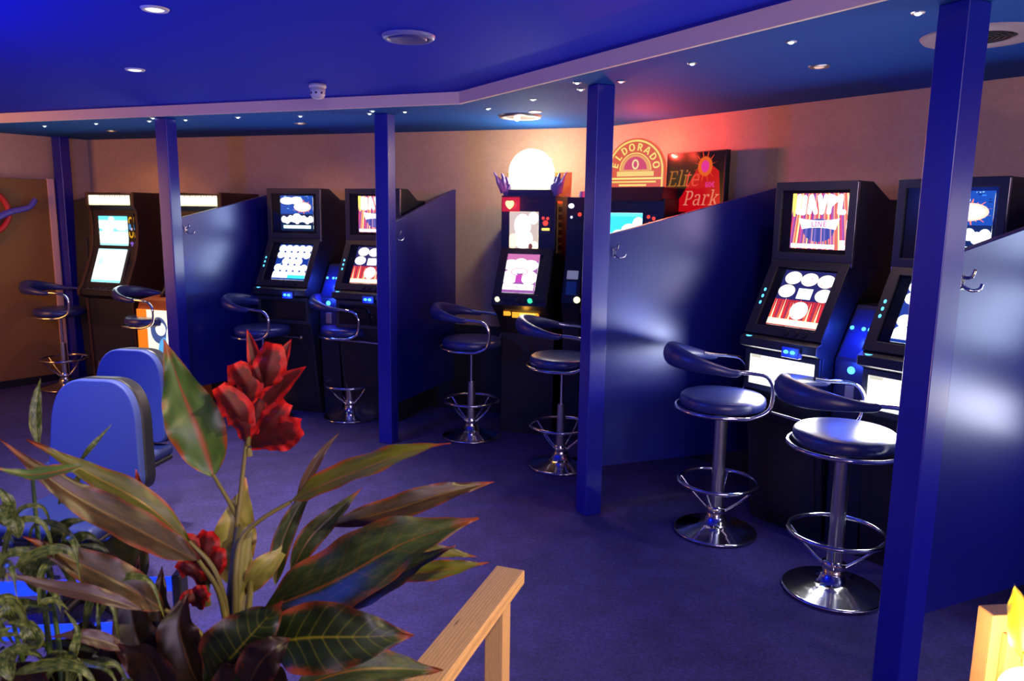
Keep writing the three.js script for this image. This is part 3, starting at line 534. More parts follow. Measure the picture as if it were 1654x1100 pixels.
{
  const w = 0.42, c = [0.105, -5.648], t = thing('slot_machine', 'black slot machine with a glaring white arch on top and a red heart light', 'slot machine', [c[0] - nB[0] * 0.5, 0, c[1] - nB[1] * 0.5], BACK);
  const F = [0.675, 1.06, 0.50, 1.41];
  part(t, 'cabinet', profile([[0.10, 0], [0.46, 0], [0.46, 0.78], [0.56, 0.92], [0.66, 0.99], [0.69, 1.02], [0.675, 1.06], [0.49, 1.42], [0.49, 1.80], [0.10, 1.80]], w), M.black);
  part(t, 'upper_screen', box(0.225, 0.27, 0.008, -0.032, 1.555, 0.496), S.figureTop);
  areaLight(t, 0.22, 0.26, [1, 0.9, 0.8], CAST, [-0.032, 1.555, 0.515], [0, Math.PI, 0]);
  part(t, 'lower_bezel', onFace(frame(w - 0.02, 0.40, 0.29, 0.325, 0.01), ...F, 0.5, 0.002), M.plastic);
  part(t, 'lower_screen', onFace(flat(0.27, 0.31, 0.006), ...F, 0.52, 0.007, -0.03), S.plumLow);
  { const l = areaLight(t, 0.26, 0.3, [1, 0.82, 0.9], CAST, facePoint(...F, 0.52, 0.02, -0.03), [0, 0, 0]); l.rotation.order = 'YXZ'; l.rotation.set(-faceTilt(...F), Math.PI, 0); }
  part(t, 'red_corner', box(0.14, 0.105, 0.012, -0.135, 1.742, 0.495), glow(0.75, 0.01, 0.01, 0.75), 'glowing red corner panel');
  const heart = new THREE.Shape(); heart.moveTo(0, -0.03); heart.bezierCurveTo(-0.045, 0.0, -0.03, 0.04, 0, 0.02); heart.bezierCurveTo(0.03, 0.04, 0.045, 0.0, 0, -0.03);
  part(t, 'heart_light', new THREE.ExtrudeGeometry(heart, { depth: 0.012, bevelEnabled: true, bevelSize: 0.003, bevelThickness: 0.003, bevelSegments: 2 }).translate(-0.14, 1.74, 0.503), glow(1, 0.82, 0.3, 1.8), 'yellow heart light');
  { const l = new THREE.PointLight(lin(1, 0.08, 0.03), 0.06, 0, 2); l.name = 'red_light'; l.position.set(-0.14, 1.74, 0.56); l.castShadow = true; t.add(l); }
  part(t, 'name_plate', box(0.09, 0.018, 0.006, 0.03, 1.77, 0.497), M.grey);
  const d = part(t, 'win_display', box(0.075, 0.13, 0.008, 0.135, 1.60, 0.496), M.plastic);
  for (const [x, y, m, r] of [[-0.018, 1.645, redLed, 0.011], [0.016, 1.643, redLed, 0.011], [0, 1.61, redLed, 0.02]]) part(d, 'red_light', new THREE.SphereGeometry(r, 12, 8).scale(1, 1, 0.4).translate(0.135 + x, y, 0.502), m);
  part(d, 'yellow_bar', box(0.06, 0.018, 0.008, 0.137, 1.565, 0.502), yellowLit);
  const gs = part(t, 'gold_strip', box(0.006, 0.38, 0.13, w / 2 + 0.003, 1.58, 0.40, 0.002), gold, 'gold side strip');
  for (let k = 0; k < 6; k++) part(gs, 'strip_window', box(0.006, 0.036, 0.09, w / 2 + 0.007, 1.43 + k * 0.056, 0.40, 0.001), M.brown);
  for (const [x, m] of [[-0.165, whiteBtn], [-0.01, M.grey], [0.03, M.grey], [0.085, greenBtn]]) part(t, 'button', onFace(cyl(0.017, 0.019, 0.014).rotateX(Math.PI / 2), ...F, -0.02, 0.012, x), m);
  part(t, 'lit_tray', mg([box(0.20, 0.05, 0.03, 0.03, 0.945, 0.615), box(0.05, 0.035, 0.03, -0.11, 0.95, 0.62)]), orangeLit, 'orange glowing tray');
  part(t, 'tray_plate', box(0.12, 0.03, 0.008, 0.05, 0.942, 0.634), yellowLit);
  { const l = new THREE.PointLight(lin(1, 0.42, 0.05), 0.05, 0, 2); l.name = 'orange_light'; l.position.set(0.03, 0.92, 0.68); l.castShadow = true; t.add(l); }
  part(t, 'arch_base', box(0.34, 0.05, 0.10, 0, 1.826, 0.42), M.plastic);
  part(t, 'arch_sign', archGeo(0.335, 0.29, 0.03).translate(0, 1.85, 0.42), S.whiteArch, 'glaring white arch sign');
  areaLight(t, 0.27, 0.27, [1, 0.98, 0.9], CAST * 1.6, [0, 1.985, 0.465], [0, Math.PI, 0]);
  part(t, 'gold_board', box(0.50, 0.18, 0.012, 0.04, 1.89, 0.375), gold);
  for (const s of [-1, 1]) part(t, 'claw', claw(s).translate(s * 0.185, 1.84, 0.44), purple, 'purple claw ornament');
  part(t, 'top_tube', cyl(0.012, 0.012, 0.26).rotateZ(Math.PI / 2).translate(0, 2.07, 0.365), glow(0.55, 0.9, 1.0, 1.5), 'bluish lamp tube behind the arch');
  { const l = new THREE.PointLight(lin(1.0, 0.96, 0.68), 1.25, 0, 2); l.name = 'tube_light'; l.position.set(0, 2.07, 0.365); l.castShadow = true; l.shadow.radius = 1; t.add(l); }
}
{
  // narrow tower of coin and note devices next to it
  const t = thing('coin_tower', 'narrow dark tower of coin and note devices left of the fourth post', 'coin unit', [0.445 - nB[0] * 0.5, 0, -5.53 - nB[1] * 0.5], BACK), w = 0.135;
  part(t, 'body', profile([[0.12, 0], [0.50, 0], [0.54, 0.9], [0.60, 1.05], [0.50, 1.36], [0.49, 1.79], [0.12, 1.79]], w), M.shell);
  part(t, 'key_pad', box(0.09, 0.07, 0.01, 0, 1.60, 0.497), M.grey); part(t, 'note_slot', box(0.08, 0.05, 0.014, 0.01, 1.66, 0.497), M.grey);
  part(t, 'cap_light', new THREE.SphereGeometry(0.022, 14, 10).scale(1, 0.8, 0.5).translate(-0.035, 1.735, 0.498), glow(0.85, 0.9, 1, 1.6)); part(t, 'red_light', new THREE.SphereGeometry(0.014, 12, 8).translate(0.03, 1.675, 0.503), redLed); part(t, 'small_light', new THREE.SphereGeometry(0.01, 12, 8).translate(-0.03, 1.655, 0.503), glow(0.6, 0.6, 1, 1.5));
  const F = [0.60, 1.05, 0.50, 1.36];
  part(t, 'small_display', onFace(box(0.085, 0.065, 0.008), ...F, 0.62, 0.004), glow(0.22, 0.22, 0.42, 0.7)); part(t, 'picture_card', onFace(box(0.08, 0.10, 0.008), ...F, 0.32, 0.004), std(lin(0.04, 0.16, 0.32), 0.4));
  part(t, 'button', onFace(cyl(0.022, 0.024, 0.014).rotateX(Math.PI / 2), ...F, 0.06, 0.01, 0.05), whiteBtn);
  part(t, 'top_lamp', cyl(0.02, 0.028, 0.05, 0.03, 1.815, 0.44), purple);
}
{
  const n = [-0.58, 0.815], w = 0.52, f = [0.775, -5.20], t = thing('slot_machine', 'black slot machine with a red and yellow lettered arch on top', 'slot machine', [f[0] - n[0] * 0.34, 0, f[1] - n[1] * 0.34], Math.atan2(n[0], n[1]));
  const F = [0.50, 1.05, 0.345, 1.41];
  part(t, 'cabinet', profile([[0.02, 0], [0.34, 0], [0.36, 0.80], [0.47, 0.97], [0.51, 1.01], [0.50, 1.05], [0.335, 1.42], [0.335, 1.78], [0.02, 1.78]], w), M.black);
  part(t, 'marquee_base', profile([[0.05, 1.775], [0.37, 1.775], [0.33, 1.855], [0.05, 1.855]], w - 0.03), std(lin(0.09, 0.012, 0.02), 0.35), 'dark red marquee base');
  part(t, 'name_plate', box(0.10, 0.018, 0.006, 0.03, 1.745, 0.339), M.grey);
  part(t, 'upper_screen', box(0.29, 0.23, 0.008, -0.04, 1.575, 0.340), S.cyanTop);
  areaLight(t, 0.28, 0.22, [0.7, 0.92, 1], CAST, [-0.04, 1.575, 0.358], [0, Math.PI, 0]);
  part(t, 'lower_screen', onFace(flat(0.33, 0.32, 0.008), ...F, 0.5, 0.006), S.plumLow);
  const d = part(t, 'win_display', box(0.08, 0.12, 0.008, 0.17, 1.63, 0.340), M.plastic);
  for (const [x, y] of [[-0.02, 1.665], [0.018, 1.655], [-0.01, 1.62]]) part(d, 'red_light', new THREE.SphereGeometry(0.012, 12, 8).scale(1, 1, 0.4).translate(0.17 + x, y, 0.346), redLed);
  for (const x of [-0.16, -0.05, 0.06, 0.16]) part(t, 'button', onFace(cyl(0.017, 0.019, 0.014).rotateX(Math.PI / 2), ...F, -0.02, 0.012, x), M.grey);
  part(t, 'arch_sign', archGeo(0.42, 0.325, 0.024).translate(0.02, 1.853, 0.28), S.archLetters, 'red and yellow lettered arch sign');
  areaLight(t, 0.34, 0.3, [1, 0.42, 0.16], CAST * 0.6, [0.02, 2.0, 0.325], [0, Math.PI, 0]);
  part(t, 'red_tube', cyl(0.012, 0.012, 0.12).rotateZ(Math.PI / 2).translate(0.02, 2.10, 0.20), glow(1, 0.05, 0.04, 1.6), 'red lamp tube behind the arch');
  { const l = new THREE.PointLight(lin(1, 0.045, 0.03), 2.6, 0, 2); l.name = 'tube_light'; l.position.set(0.02, 2.10, 0.20); l.castShadow = true; l.shadow.radius = 1; t.add(l); }
}
{
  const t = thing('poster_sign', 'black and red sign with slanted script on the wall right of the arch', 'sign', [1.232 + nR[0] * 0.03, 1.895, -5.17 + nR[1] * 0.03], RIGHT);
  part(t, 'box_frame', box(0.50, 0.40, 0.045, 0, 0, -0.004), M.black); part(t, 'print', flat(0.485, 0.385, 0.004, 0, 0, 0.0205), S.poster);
}

// ---------------------------------------------------------------- bar stools; local +z faces the machine
function makeStool(name, label, high, lift = 0.04) {
  const t = thing(name, label, 'bar stool', [0, 0, 0], 0, 'bar stools at the slot machines');
  part(t, 'base', lathe([[0, 0.004], [0.210, 0.004], [0.217, 0.008], [0.217, 0.016], [0.208, 0.020], [0.15, 0.030], [0.143, 0.036], [0.10, 0.044], [0.085, 0.052], [0.062, 0.060], [0.055, 0.085], [0.042, 0.10], [0, 0.10]], 64), M.chrome);
  part(t, 'lower_column', cyl(high ? 0.032 : 0.028, 0.034, high ? 0.60 : 0.34, 0, high ? 0.39 : 0.26, 0), M.brushed);
  part(t, 'upper_column', cyl(0.012, 0.012, high ? 0.03 : 0.28, 0, high ? 0.685 : 0.56, 0), M.chrome);
  part(t, 'collar', lathe([[0.034, 0.09], [0.05, 0.095], [0.052, 0.14], [0.036, 0.15]], 32), M.chrome);
  part(t, 'foot_ring', new THREE.TorusGeometry(0.205, 0.011, 12, 64).rotateX(Math.PI / 2).translate(0, 0.285, 0), M.chrome);
  for (let k = 0; k < 4; k++) { const a = k * Math.PI / 2 + 0.5, c = Math.cos(a), s = Math.sin(a); part(t, 'spoke', tube([[c * 0.205, 0.285, s * 0.205], [c * 0.13, 0.20, s * 0.13], [c * 0.045, 0.125, s * 0.045]], 0.007, 12, false, 8), M.chrome); }
  part(t, 'seat_plate', lathe([[0, 0.685], [0.17, 0.685], [0.19, 0.70], [0, 0.70]], 40), M.black);
  part(t, 'seat', lathe([[0, 0.695], [0.203, 0.695], [0.215, 0.705], [0.219, 0.725], [0.215, 0.748], [0.20, 0.760], [0.14, 0.765], [0, 0.767]], 56), M.seat);
  const U = []; for (let k = 0; k <= 12; k++) { const a = Math.PI * (1 + k / 12); U.push([Math.cos(a) * 0.236, 0.688, Math.sin(a) * 0.236]); }
  const arm = s => [[0.236 * s, 0.70, 0.115], [0.236 * s, 0.735, 0.170], [0.236 * s, 0.80, 0.186], [0.236 * s, 0.86, 0.180], [0.236 * s, 0.905, 0.145], [0.236 * s, 0.918, 0.085], [0.229 * s, 0.925, 0.0], [0.222 * s, 0.935, -0.06]];
  part(t, 'arm_frame', tube([...arm(-1).reverse(), [-0.236, 0.688, 0.06], ...U, [0.236, 0.688, 0.06], ...arm(1)], 0.0105, 150, false, 10), M.chrome);
  const B = []; for (let k = 0; k <= 14; k++) { const a = Math.PI * (1 + k / 14) , e = Math.sin(k / 14 * Math.PI); B.push([Math.cos(a) * 0.236, 0.918 + lift * e, -0.02 + Math.sin(a) * 0.255]); }
  part(t, 'backrest', taper([[-0.234, 0.920, 0.03], ...B, [0.234, 0.920, 0.03]], q => { const e = Math.sin(Math.PI * q); return 0.004 + 0.014 * Math.min(1, Math.min(q, 1 - q) * 40) + 0.040 * Math.pow(e, 1.8); }, 70, 18, 0.72), M.seat);
  return t;
}
const STOOLS = [
  ['bar stool standing before the orange board at the far left', -4.19, -6.98, -1.45, 0],
  ['bar stool before the orange lit belly glass, left of the second post', -3.12, -6.52, -1.38, 0],
  ['bar stool before the blue screened video machine on the back wall', -2.0, -6.02, -1.38, 0],
  ['bar stool just left of the third post, behind the red flower', -1.323, -6.08, -1.38, 0],
  ['bar stool before the white arch topped machine', -0.30, -5.58, -1.38, 0],
  ['bar stool just left of the fourth post, beside the stool of the white arch machine', 0.336, -4.92, -1.38, 0],
  ['bar stool before the large sloping partition in the right bay', 1.105, -3.872, -1.6, 0.05],
  ['nearest bar stool, half behind the nearest post', 1.468, -3.226, -1.55, 0.02],
];
{
  const lowProto = makeStool('bar_stool', STOOLS[0][0], 0); let a = false;
  for (const [label, x, z, turn, high] of STOOLS) {
    let o = lowProto;
    if (high) o = makeStool('bar_stool', label, 1, high);
    else if (a) { o = lowProto.clone(); o.name = numbered('bar_stool'); scene.add(o); o.userData = { ...lowProto.userData }; }
    if (!high) a = true;
    o.userData.label = label; o.position.set(x, 0, z); o.rotation.y = turn + Math.PI;
  }
}

// ---------------------------------------------------------------- office chairs at the left
function makeChair(label, pos, turn, k = 1) {
  const t = thing('chair', label, 'chair', pos, turn, 'blue chairs at the left');
  // +z is the side the blue upholstery faces
  const sh = new THREE.Shape(), W = 0.20, w2 = 0.165, H = 0.47; sh.moveTo(-w2, 0); sh.quadraticCurveTo(-W - 0.01, 0, -W, 0.08); sh.lineTo(-W + 0.012, H - 0.20); sh.quadraticCurveTo(-W + 0.02, H, -0.05, H); sh.lineTo(0.05, H); sh.quadraticCurveTo(W - 0.02, H, W - 0.012, H - 0.20); sh.lineTo(W, 0.08); sh.quadraticCurveTo(W + 0.01, 0, w2, 0);
  const shell = new THREE.ExtrudeGeometry(sh, { depth: 0.055, bevelEnabled: true, bevelThickness: 0.014, bevelSize: 0.012, bevelSegments: 4, curveSegments: 20 });
  const pad = new THREE.ExtrudeGeometry(sh, { depth: 0.018, bevelEnabled: true, bevelThickness: 0.014, bevelSize: 0.009, bevelSegments: 5, curveSegments: 20 });
  part(t, 'back_shell', shell.clone().rotateX(-0.10).translate(0, 0.51, -0.27), M.plastic, 'black plastic back shell');
  part(t, 'back_cushion', pad.clone().translate(0, 0, 0.078).rotateX(-0.10).translate(0, 0.51, -0.27), M.chair);
  part(t, 'back_stem', tube([[0, 0.42, -0.12], [0, 0.41, -0.26], [0, 0.46, -0.315], [0, 0.60, -0.30]], 0.018, 24), M.plastic);
  part(t, 'seat_shell', box(0.43, 0.035, 0.42, 0, 0.425, -0.02, 0.017), M.plastic);
  part(t, 'seat_cushion', box(0.44, 0.06, 0.43, 0, 0.465, -0.02, 0.028), M.chairSeat);
  part(t, 'gas_lift', cyl(0.025, 0.03, 0.33, 0, 0.245, -0.02), M.plastic);
  for (let i = 0; i < 5; i++) { const a = i * Math.PI * 2 / 5 + 0.3, c = Math.cos(a), s = Math.sin(a); part(t, 'foot', taper([[0, 0.10, -0.02], [c * 0.12, 0.095, s * 0.12 - 0.02], [c * 0.26, 0.06, s * 0.26 - 0.02]], q => 0.024 - 0.008 * q, 12, 10), M.plastic); part(t, 'castor', cyl(0.025, 0.025, 0.03).rotateZ(Math.PI / 2).rotateY(-a + 1).translate(c * 0.26, 0.026, s * 0.26 - 0.02), M.plastic); }
  return t;
}
makeChair('nearer blue upholstered chair with a black back shell, behind the plants', [-1.81, -0.05, -2.97], -0.08);
makeChair('farther blue upholstered chair partly hidden by the nearer chair', [-2.05, -0.055, -3.72], -0.16);
makeChair('blue chair low at the left edge behind the leaves', [-2.02, 0, -2.02], 0.9);

// ---------------------------------------------------------------- plants in the foreground
function leafTex(base, dark, rim, rib, veins, mottle = 0, rimAt = 0.84, ribW = 0.075) {
  const w = 96, h = 256, d = new Uint8Array(w * h * 4), mix = (a, b, k) => a.map((x, i) => x + (b[i] - x) * k);
  for (let y = 0; y < h; y++) for (let x = 0; x < w; x++) {
    const u = Math.abs((x + 0.5) / w - 0.5) * 2, v = (y + 0.5) / h, sd = x < w / 2 ? 0 : 37;
    let c = mix(base, dark, Math.min(1, Math.max(0, vnoise(u * 0.5 + sd, v, 9) * 0.9 + 0.25 * vnoise(u + sd, v, 31) - 0.1)));
    const ph = ((v * 11 - u * 1.7 + 20) % 1), vein = Math.max(0, 1 - Math.abs(ph - 0.5) / 0.10);
    c = mix(c, rib, vein * veins * (1 - 0.5 * u));
    const fine = ((v * 60 - u * 9 + 90) % 1); c = mix(c, dark, fine < 0.3 ? 0.18 : 0);
    if (mottle) c = mix(c, [196, 206, 140], (vnoise(u + sd * 0.3, v, 23) > 0.60 ? 0.85 : 0) * mottle);
    c = mix(c, rib, Math.max(0, 1 - u / (ribW * (1.1 - v))) * 0.95);
    const e = u + 0.30 * (vnoise(u * 0.4 + sd, v, 13) - 0.5) + 0.10 * (vnoise(u + sd, v, 47) - 0.5); c = mix(c, rim, Math.min(1, Math.max(0, (e - rimAt) / 0.14)) * (0.55 + 0.45 * vnoise(sd, v, 7)));
    c = mix(c, rim, Math.min(1, Math.max(0, (v + 0.06 * vnoise(u + sd, v, 19) - 0.90) / 0.08)));
    const i = (y * w + x) * 4; d[i] = c[0]; d[i + 1] = c[1]; d[i + 2] = c[2]; d[i + 3] = 255;
  }
  const t = new THREE.DataTexture(d, w, h); t.colorSpace = THREE.SRGBColorSpace; t.magFilter = THREE.LinearFilter; t.minFilter = THREE.LinearFilter; t.needsUpdate = true; return t;
}
const leafMat = (map, roughness = 0.42) => new THREE.MeshPhysicalMaterial({ map, color: lin(0.72, 0.66, 0.42), roughness, side: THREE.DoubleSide, clearcoat: 0.1, clearcoatRoughness: 0.4 });
const LM = {
  light: leafMat(leafTex([104, 146, 74], [76, 112, 58], [196, 92, 56], [188, 96, 60], 0.16, 0, 0.86, 0.24)),
  olive: leafMat(leafTex([132, 136, 40], [88, 98, 28], [190, 80, 36], [200, 108, 36], 0.22)),
  brown: leafMat(leafTex([96, 64, 26], [52, 44, 20], [160, 62, 28], [140, 92, 44], 0.22, 0.1)),
  dark: leafMat(leafTex([66, 88, 30], [30, 44, 18], [156, 70, 28], [176, 96, 24], 0.30, 0.12), 0.5),
  veined: leafMat(leafTex([44, 66, 20], [22, 34, 12], [160, 66, 26], [170, 158, 40], 0.66), 0.45),
  grey: leafMat(leafTex([104, 84, 88], [84, 64, 66], [120, 72, 62], [150, 130, 140], 0.2)),
  pale: leafMat(leafTex([206, 196, 128], [150, 160, 86], [212, 150, 120], [186, 168, 96], 0.3)),
  maroon: leafMat(leafTex([46, 26, 14], [24, 18, 10], [96, 40, 22], [104, 72, 38], 0.3)),
  bract: leafMat(leafTex([196, 74, 36], [170, 60, 34], [206, 84, 44], [200, 90, 50], 0.1)),
  striped: leafMat(leafTex([70, 104, 44], [36, 62, 30], [150, 160, 70], [180, 190, 96], 0.4, 0.8)),
  yellow: leafMat(leafTex([206, 196, 40], [176, 168, 30], [226, 218, 120], [186, 176, 40], 0.1)),
};
const petalMat = new THREE.MeshPhysicalMaterial({ map: leafTex([104, 8, 8], [58, 5, 6], [206, 18, 12], [70, 8, 8], 0.35, 0, 0.56), roughness: 0.62, side: THREE.DoubleSide, sheen: 0.3 });
const stemMat = std(lin(0.16, 0.13, 0.03), 0.5);
// a blade along a curve: shape(t) gives its half width as a share of the whole
function blade(pts, width, normal, fold, shape, ruffle, o) {
  const c = curve(pts), n = 36, m = 12, P = [], U = [], I = [], N0 = V(normal).normalize(), ph = pts[0][0] * 40 + pts[1][1] * 70;
  for (let i = 0; i <= n; i++) {
    const t = i / n, p = c.getPoint(t), tg = c.getTangent(t), sd = new THREE.Vector3().crossVectors(tg, N0).normalize(), nn = new THREE.Vector3().crossVectors(sd, tg).normalize(), w = width / 2 * shape(t);
    for (let j = 0; j <= m; j++) {
      const s = j / m * 2 - 1, q = p.clone().addScaledVector(sd, s * w).addScaledVector(nn, w * (fold * 2.2 * Math.abs(s) - 0.5 * fold * s * s) + width * s * s * (ruffle * Math.sin(ph + t * 13 + s * 2) + ruffle * 0.8 * Math.sin(ph * 1.7 + t * 27 - s * 4)) + width * ruffle * 0.6 * Math.sin(ph + t * 9));
      P.push(q.x - o[0], q.y - o[1], q.z - o[2]); U.push(j / m, t);
      if (i < n && j < m) { const a = i * (m + 1) + j; I.push(a, a + 1, a + m + 1, a + 1, a + m + 2, a + m + 1); }
    }
  }
  const g = new THREE.BufferGeometry(); g.setAttribute('position', new THREE.Float32BufferAttribute(P, 3)); g.setAttribute('uv', new THREE.Float32BufferAttribute(U, 2)); g.setIndex(I); g.computeVertexNormals(); return g;
}
const leafShape = t => Math.max(0.012, Math.pow(Math.sin(Math.PI * Math.pow(Math.min(1, t), 0.76)), 1.05) * (1 - 0.2 * t) * 1.12);
const petalShape = t => Math.max(0.06, Math.pow(Math.sin(Math.PI * Math.min(0.93, 0.08 + 0.86 * t)), 0.55) * (0.5 + 0.5 * Math.min(1, t * 1.8)));
const spikeShape = t => Math.max(0.02, Math.sin(Math.PI * Math.min(1, 0.25 + 0.75 * t)));
const off = (pts, o) => pts.map(p => [p[0] - o[0], p[1] - o[1], p[2] - o[2]]);
{
  const o = [-0.46, 0.6, -1.17], t = thing('canna_plant', 'broad leaved plant with red edged leaves and red flowers in the foreground', 'plant', o);
  const L = [
  ['light',0.096,[[-0.555,1.178,-1.360],[-0.577,1.262,-1.360],[-0.614,1.339,-1.380],[-0.651,1.432,-1.400]],[.25,.25,1],0.12],
  ['olive',0.053,[[-0.387,1.163,-1.280],[-0.294,1.219,-1.250],[-0.191,1.268,-1.220],[-0.099,1.300,-1.200]],[-.25,.75,.6],0.18],
  ['brown',0.049,[[-0.333,1.101,-1.320],[-0.211,1.128,-1.340],[-0.115,1.154,-1.360],[-0.030,1.169,-1.380]],[-.1,.6,.8],0.2],
  ['dark',0.116,[[-0.412,1.000,-1.200],[-0.282,1.074,-1.170],[-0.164,1.140,-1.170],[-0.052,1.181,-1.180]],[-.35,.6,.75],0.15],
  ['dark',0.062,[[-0.344,0.973,-1.220],[-0.243,1.031,-1.200],[-0.159,1.083,-1.200],[-0.092,1.113,-1.220]],[-.3,.8,.5],0.2],
  ['olive',0.037,[[-0.232,1.041,-1.260],[-0.154,1.047,-1.250],[-0.094,1.061,-1.240],[-0.035,1.073,-1.240]],[0,.7,.7],0.2],
  ['olive',0.024,[[-0.228,1.057,-1.300],[-0.160,1.064,-1.300],[-0.104,1.061,-1.300],[-0.057,1.054,-1.300]],[0,.6,.8],0.2],
  ['veined',0.099,[[-0.371,1.023,-1.060],[-0.292,1.052,-1.030],[-0.208,1.061,-1.020],[-0.136,1.064,-1.020]],[0,.45,.9],0.1],
  ['veined',0.101,[[-0.450,0.968,-1.040],[-0.399,1.033,-1.010],[-0.358,1.083,-1.000],[-0.319,1.127,-1.000]],[.15,.35,.9],0.1],
  ['dark',0.034,[[-0.411,1.020,-1.250],[-0.404,1.086,-1.270],[-0.378,1.148,-1.290],[-0.347,1.195,-1.320]],[.2,.3,.9],0.25],
  ['grey',0.018,[[-0.388,1.159,-1.320],[-0.367,1.197,-1.330],[-0.343,1.238,-1.340],[-0.313,1.272,-1.350]],[.3,.3,.9],0.2],
  ['dark',0.041,[[-0.386,1.039,-1.260],[-0.357,1.094,-1.280],[-0.316,1.133,-1.300],[-0.271,1.172,-1.330]],[.3,.3,.9],0.25],
  ['pale',0.078,[[-0.510,0.993,-1.300],[-0.512,1.045,-1.330],[-0.505,1.110,-1.350],[-0.503,1.171,-1.380]],[.1,.2,1],0.15],
  ['pale',0.042,[[-0.466,1.002,-1.250],[-0.437,1.043,-1.250],[-0.412,1.067,-1.260],[-0.384,1.094,-1.280]],[.2,.5,.8],0.2],
  ['olive',0.045,[[-0.537,1.122,-1.200],[-0.600,1.197,-1.180],[-0.681,1.252,-1.170],[-0.761,1.311,-1.150]],[.3,.7,.6],0.2],
  ['brown',0.058,[[-0.514,1.098,-1.180],[-0.588,1.166,-1.140],[-0.662,1.240,-1.100],[-0.757,1.334,-1.080]],[.3,.7,.6],0.15],
  ['brown',0.058,[[-0.561,1.098,-1.240],[-0.607,1.131,-1.240],[-0.659,1.147,-1.240],[-0.715,1.185,-1.240]],[.3,.6,.7],0.2],
  ['brown',0.055,[[-0.547,1.043,-1.120],[-0.597,1.094,-1.100],[-0.665,1.139,-1.090],[-0.727,1.186,-1.070]],[.25,.7,.7],0.2],
  ['grey',0.022,[[-0.545,1.081,-1.050],[-0.605,1.116,-1.030],[-0.665,1.135,-1.020],[-0.723,1.166,-1.000]],[.2,.7,.7],0.2],
  ['grey',0.022,[[-0.567,1.022,-1.040],[-0.597,1.043,-1.030],[-0.627,1.057,-1.020],[-0.668,1.053,-1.020]],[.1,.7,.7],0.2],
  ['light',0.021,[[-0.586,1.322,-1.000],[-0.617,1.318,-0.980],[-0.648,1.319,-0.970],[-0.678,1.335,-0.950]],[.1,.75,.6],0.2],
  ['maroon',0.061,[[-0.555,0.921,-1.100],[-0.578,0.985,-1.100],[-0.599,1.047,-1.120],[-0.596,1.122,-1.150]],[.2,.3,.9],0.2],
  ['maroon',0.055,[[-0.530,0.908,-1.120],[-0.551,0.978,-1.130],[-0.568,1.031,-1.150],[-0.575,1.087,-1.180]],[0,.3,.9],0.2],
  ['maroon',0.072,[[-0.473,0.925,-1.080],[-0.489,1.001,-1.060],[-0.501,1.046,-1.070],[-0.497,1.086,-1.100]],[0,.3,.9],0.2],
  ['olive',0.084,[[-0.640,1.028,-1.250],[-0.676,1.046,-1.260],[-0.712,1.070,-1.270],[-0.756,1.082,-1.280]],[.2,.7,.6],0.2],
  ['dark',0.065,[[-0.334,0.925,-1.100],[-0.254,0.953,-1.100],[-0.179,0.946,-1.120],[-0.106,0.931,-1.140]],[0,.7,.6],0.2],
  ['maroon',0.058,[[-0.375,0.991,-1.000],[-0.348,1.043,-0.980],[-0.330,1.063,-0.980],[-0.310,1.070,-1.000]],[.1,.4,.9],0.2],
  ['bract',0.014,[[-0.624,1.194,-1.220],[-0.624,1.211,-1.220],[-0.625,1.225,-1.220],[-0.628,1.240,-1.220]],[0,.2,1],0.2],
  ];
  for (let k = 0; k < 9; k++) {   // short dark leaves low in the clump
    const x = -0.74 + 0.40 * rnd(), z = -1.02 - 0.22 * rnd(), dx = 0.10 * (rnd() - 0.5), h = 0.16 + 0.10 * rnd();
    L.push(['maroon', 0.07 + 0.03 * rnd(), [[x, 0.80, z], [x + dx * 0.4, 0.80 + h * 0.5, z + 0.02], [x + dx * 0.8, 0.80 + h * 0.85, z + 0.04], [x + dx * 1.5, 0.80 + h, z + 0.07]], [dx * 2, 0.35, 0.9], 0.2]);
  }
  for (const [k, w, p, n, f] of L) part(t, 'leaf', blade(p, w, n, f, leafShape, 0.05, o), LM[k]);
  const stems = [
  [[-0.555,1.181,-1.360],[-0.501,1.106,-1.330],[-0.464,1.045,-1.280],[-0.445,0.972,-1.200]],
  [[-0.491,1.245,-1.360],[-0.499,1.150,-1.340],[-0.501,1.047,-1.300],[-0.482,0.959,-1.220]],
  [[-0.387,1.163,-1.280],[-0.440,1.132,-1.270],[-0.471,1.101,-1.260],[-0.466,0.971,-1.200]],
  [[-0.412,1.000,-1.200],[-0.434,0.972,-1.200],[-0.453,0.914,-1.200],[-0.461,0.844,-1.200]],
  [[-0.537,1.122,-1.200],[-0.503,1.083,-1.200],[-0.484,1.028,-1.200],[-0.479,0.925,-1.200]],
  [[-0.514,1.098,-1.180],[-0.490,1.044,-1.190],[-0.478,0.977,-1.190],[-0.477,0.897,-1.190]],
  [[-0.547,1.043,-1.120],[-0.518,0.999,-1.150],[-0.498,0.943,-1.170],[-0.496,0.857,-1.180]],
  ];
  for (const s of stems) part(t, 'stem', taper(off([...s, [-0.46 + (s[3][0] + 0.46) * 0.3, 0.62, -1.17]], o), q => 0.0035 + 0.006 * q, 36, 10), stemMat);
  part(t, 'stalk', taper(off([[-0.484, 1.10, -1.31], [-0.478, 0.96, -1.23], [-0.462, 0.62, -1.17]], o), q => 0.016 + 0.008 * q, 24, 12), std(lin(0.17, 0.15, 0.035), 0.5));
  const flower = (at, petals, k) => {
    const f = part(t, 'flower', taper(off([[at[0], at[1] - 0.03, at[2]], at, [at[0] + 0.01, at[1] + 0.05, at[2]]], o), q => 0.007 - 0.003 * q, 12, 8), stemMat);
    petals.forEach(([p, w]) => part(f, 'petal', blade(p, w * (w < 0.04 ? 1 : 0.86), [0.1, 0.25, 1], w < 0.04 ? 0.25 : -0.28, w < 0.04 ? spikeShape : petalShape, w < 0.04 ? 0.02 : 0.05, o), petalMat));
  };
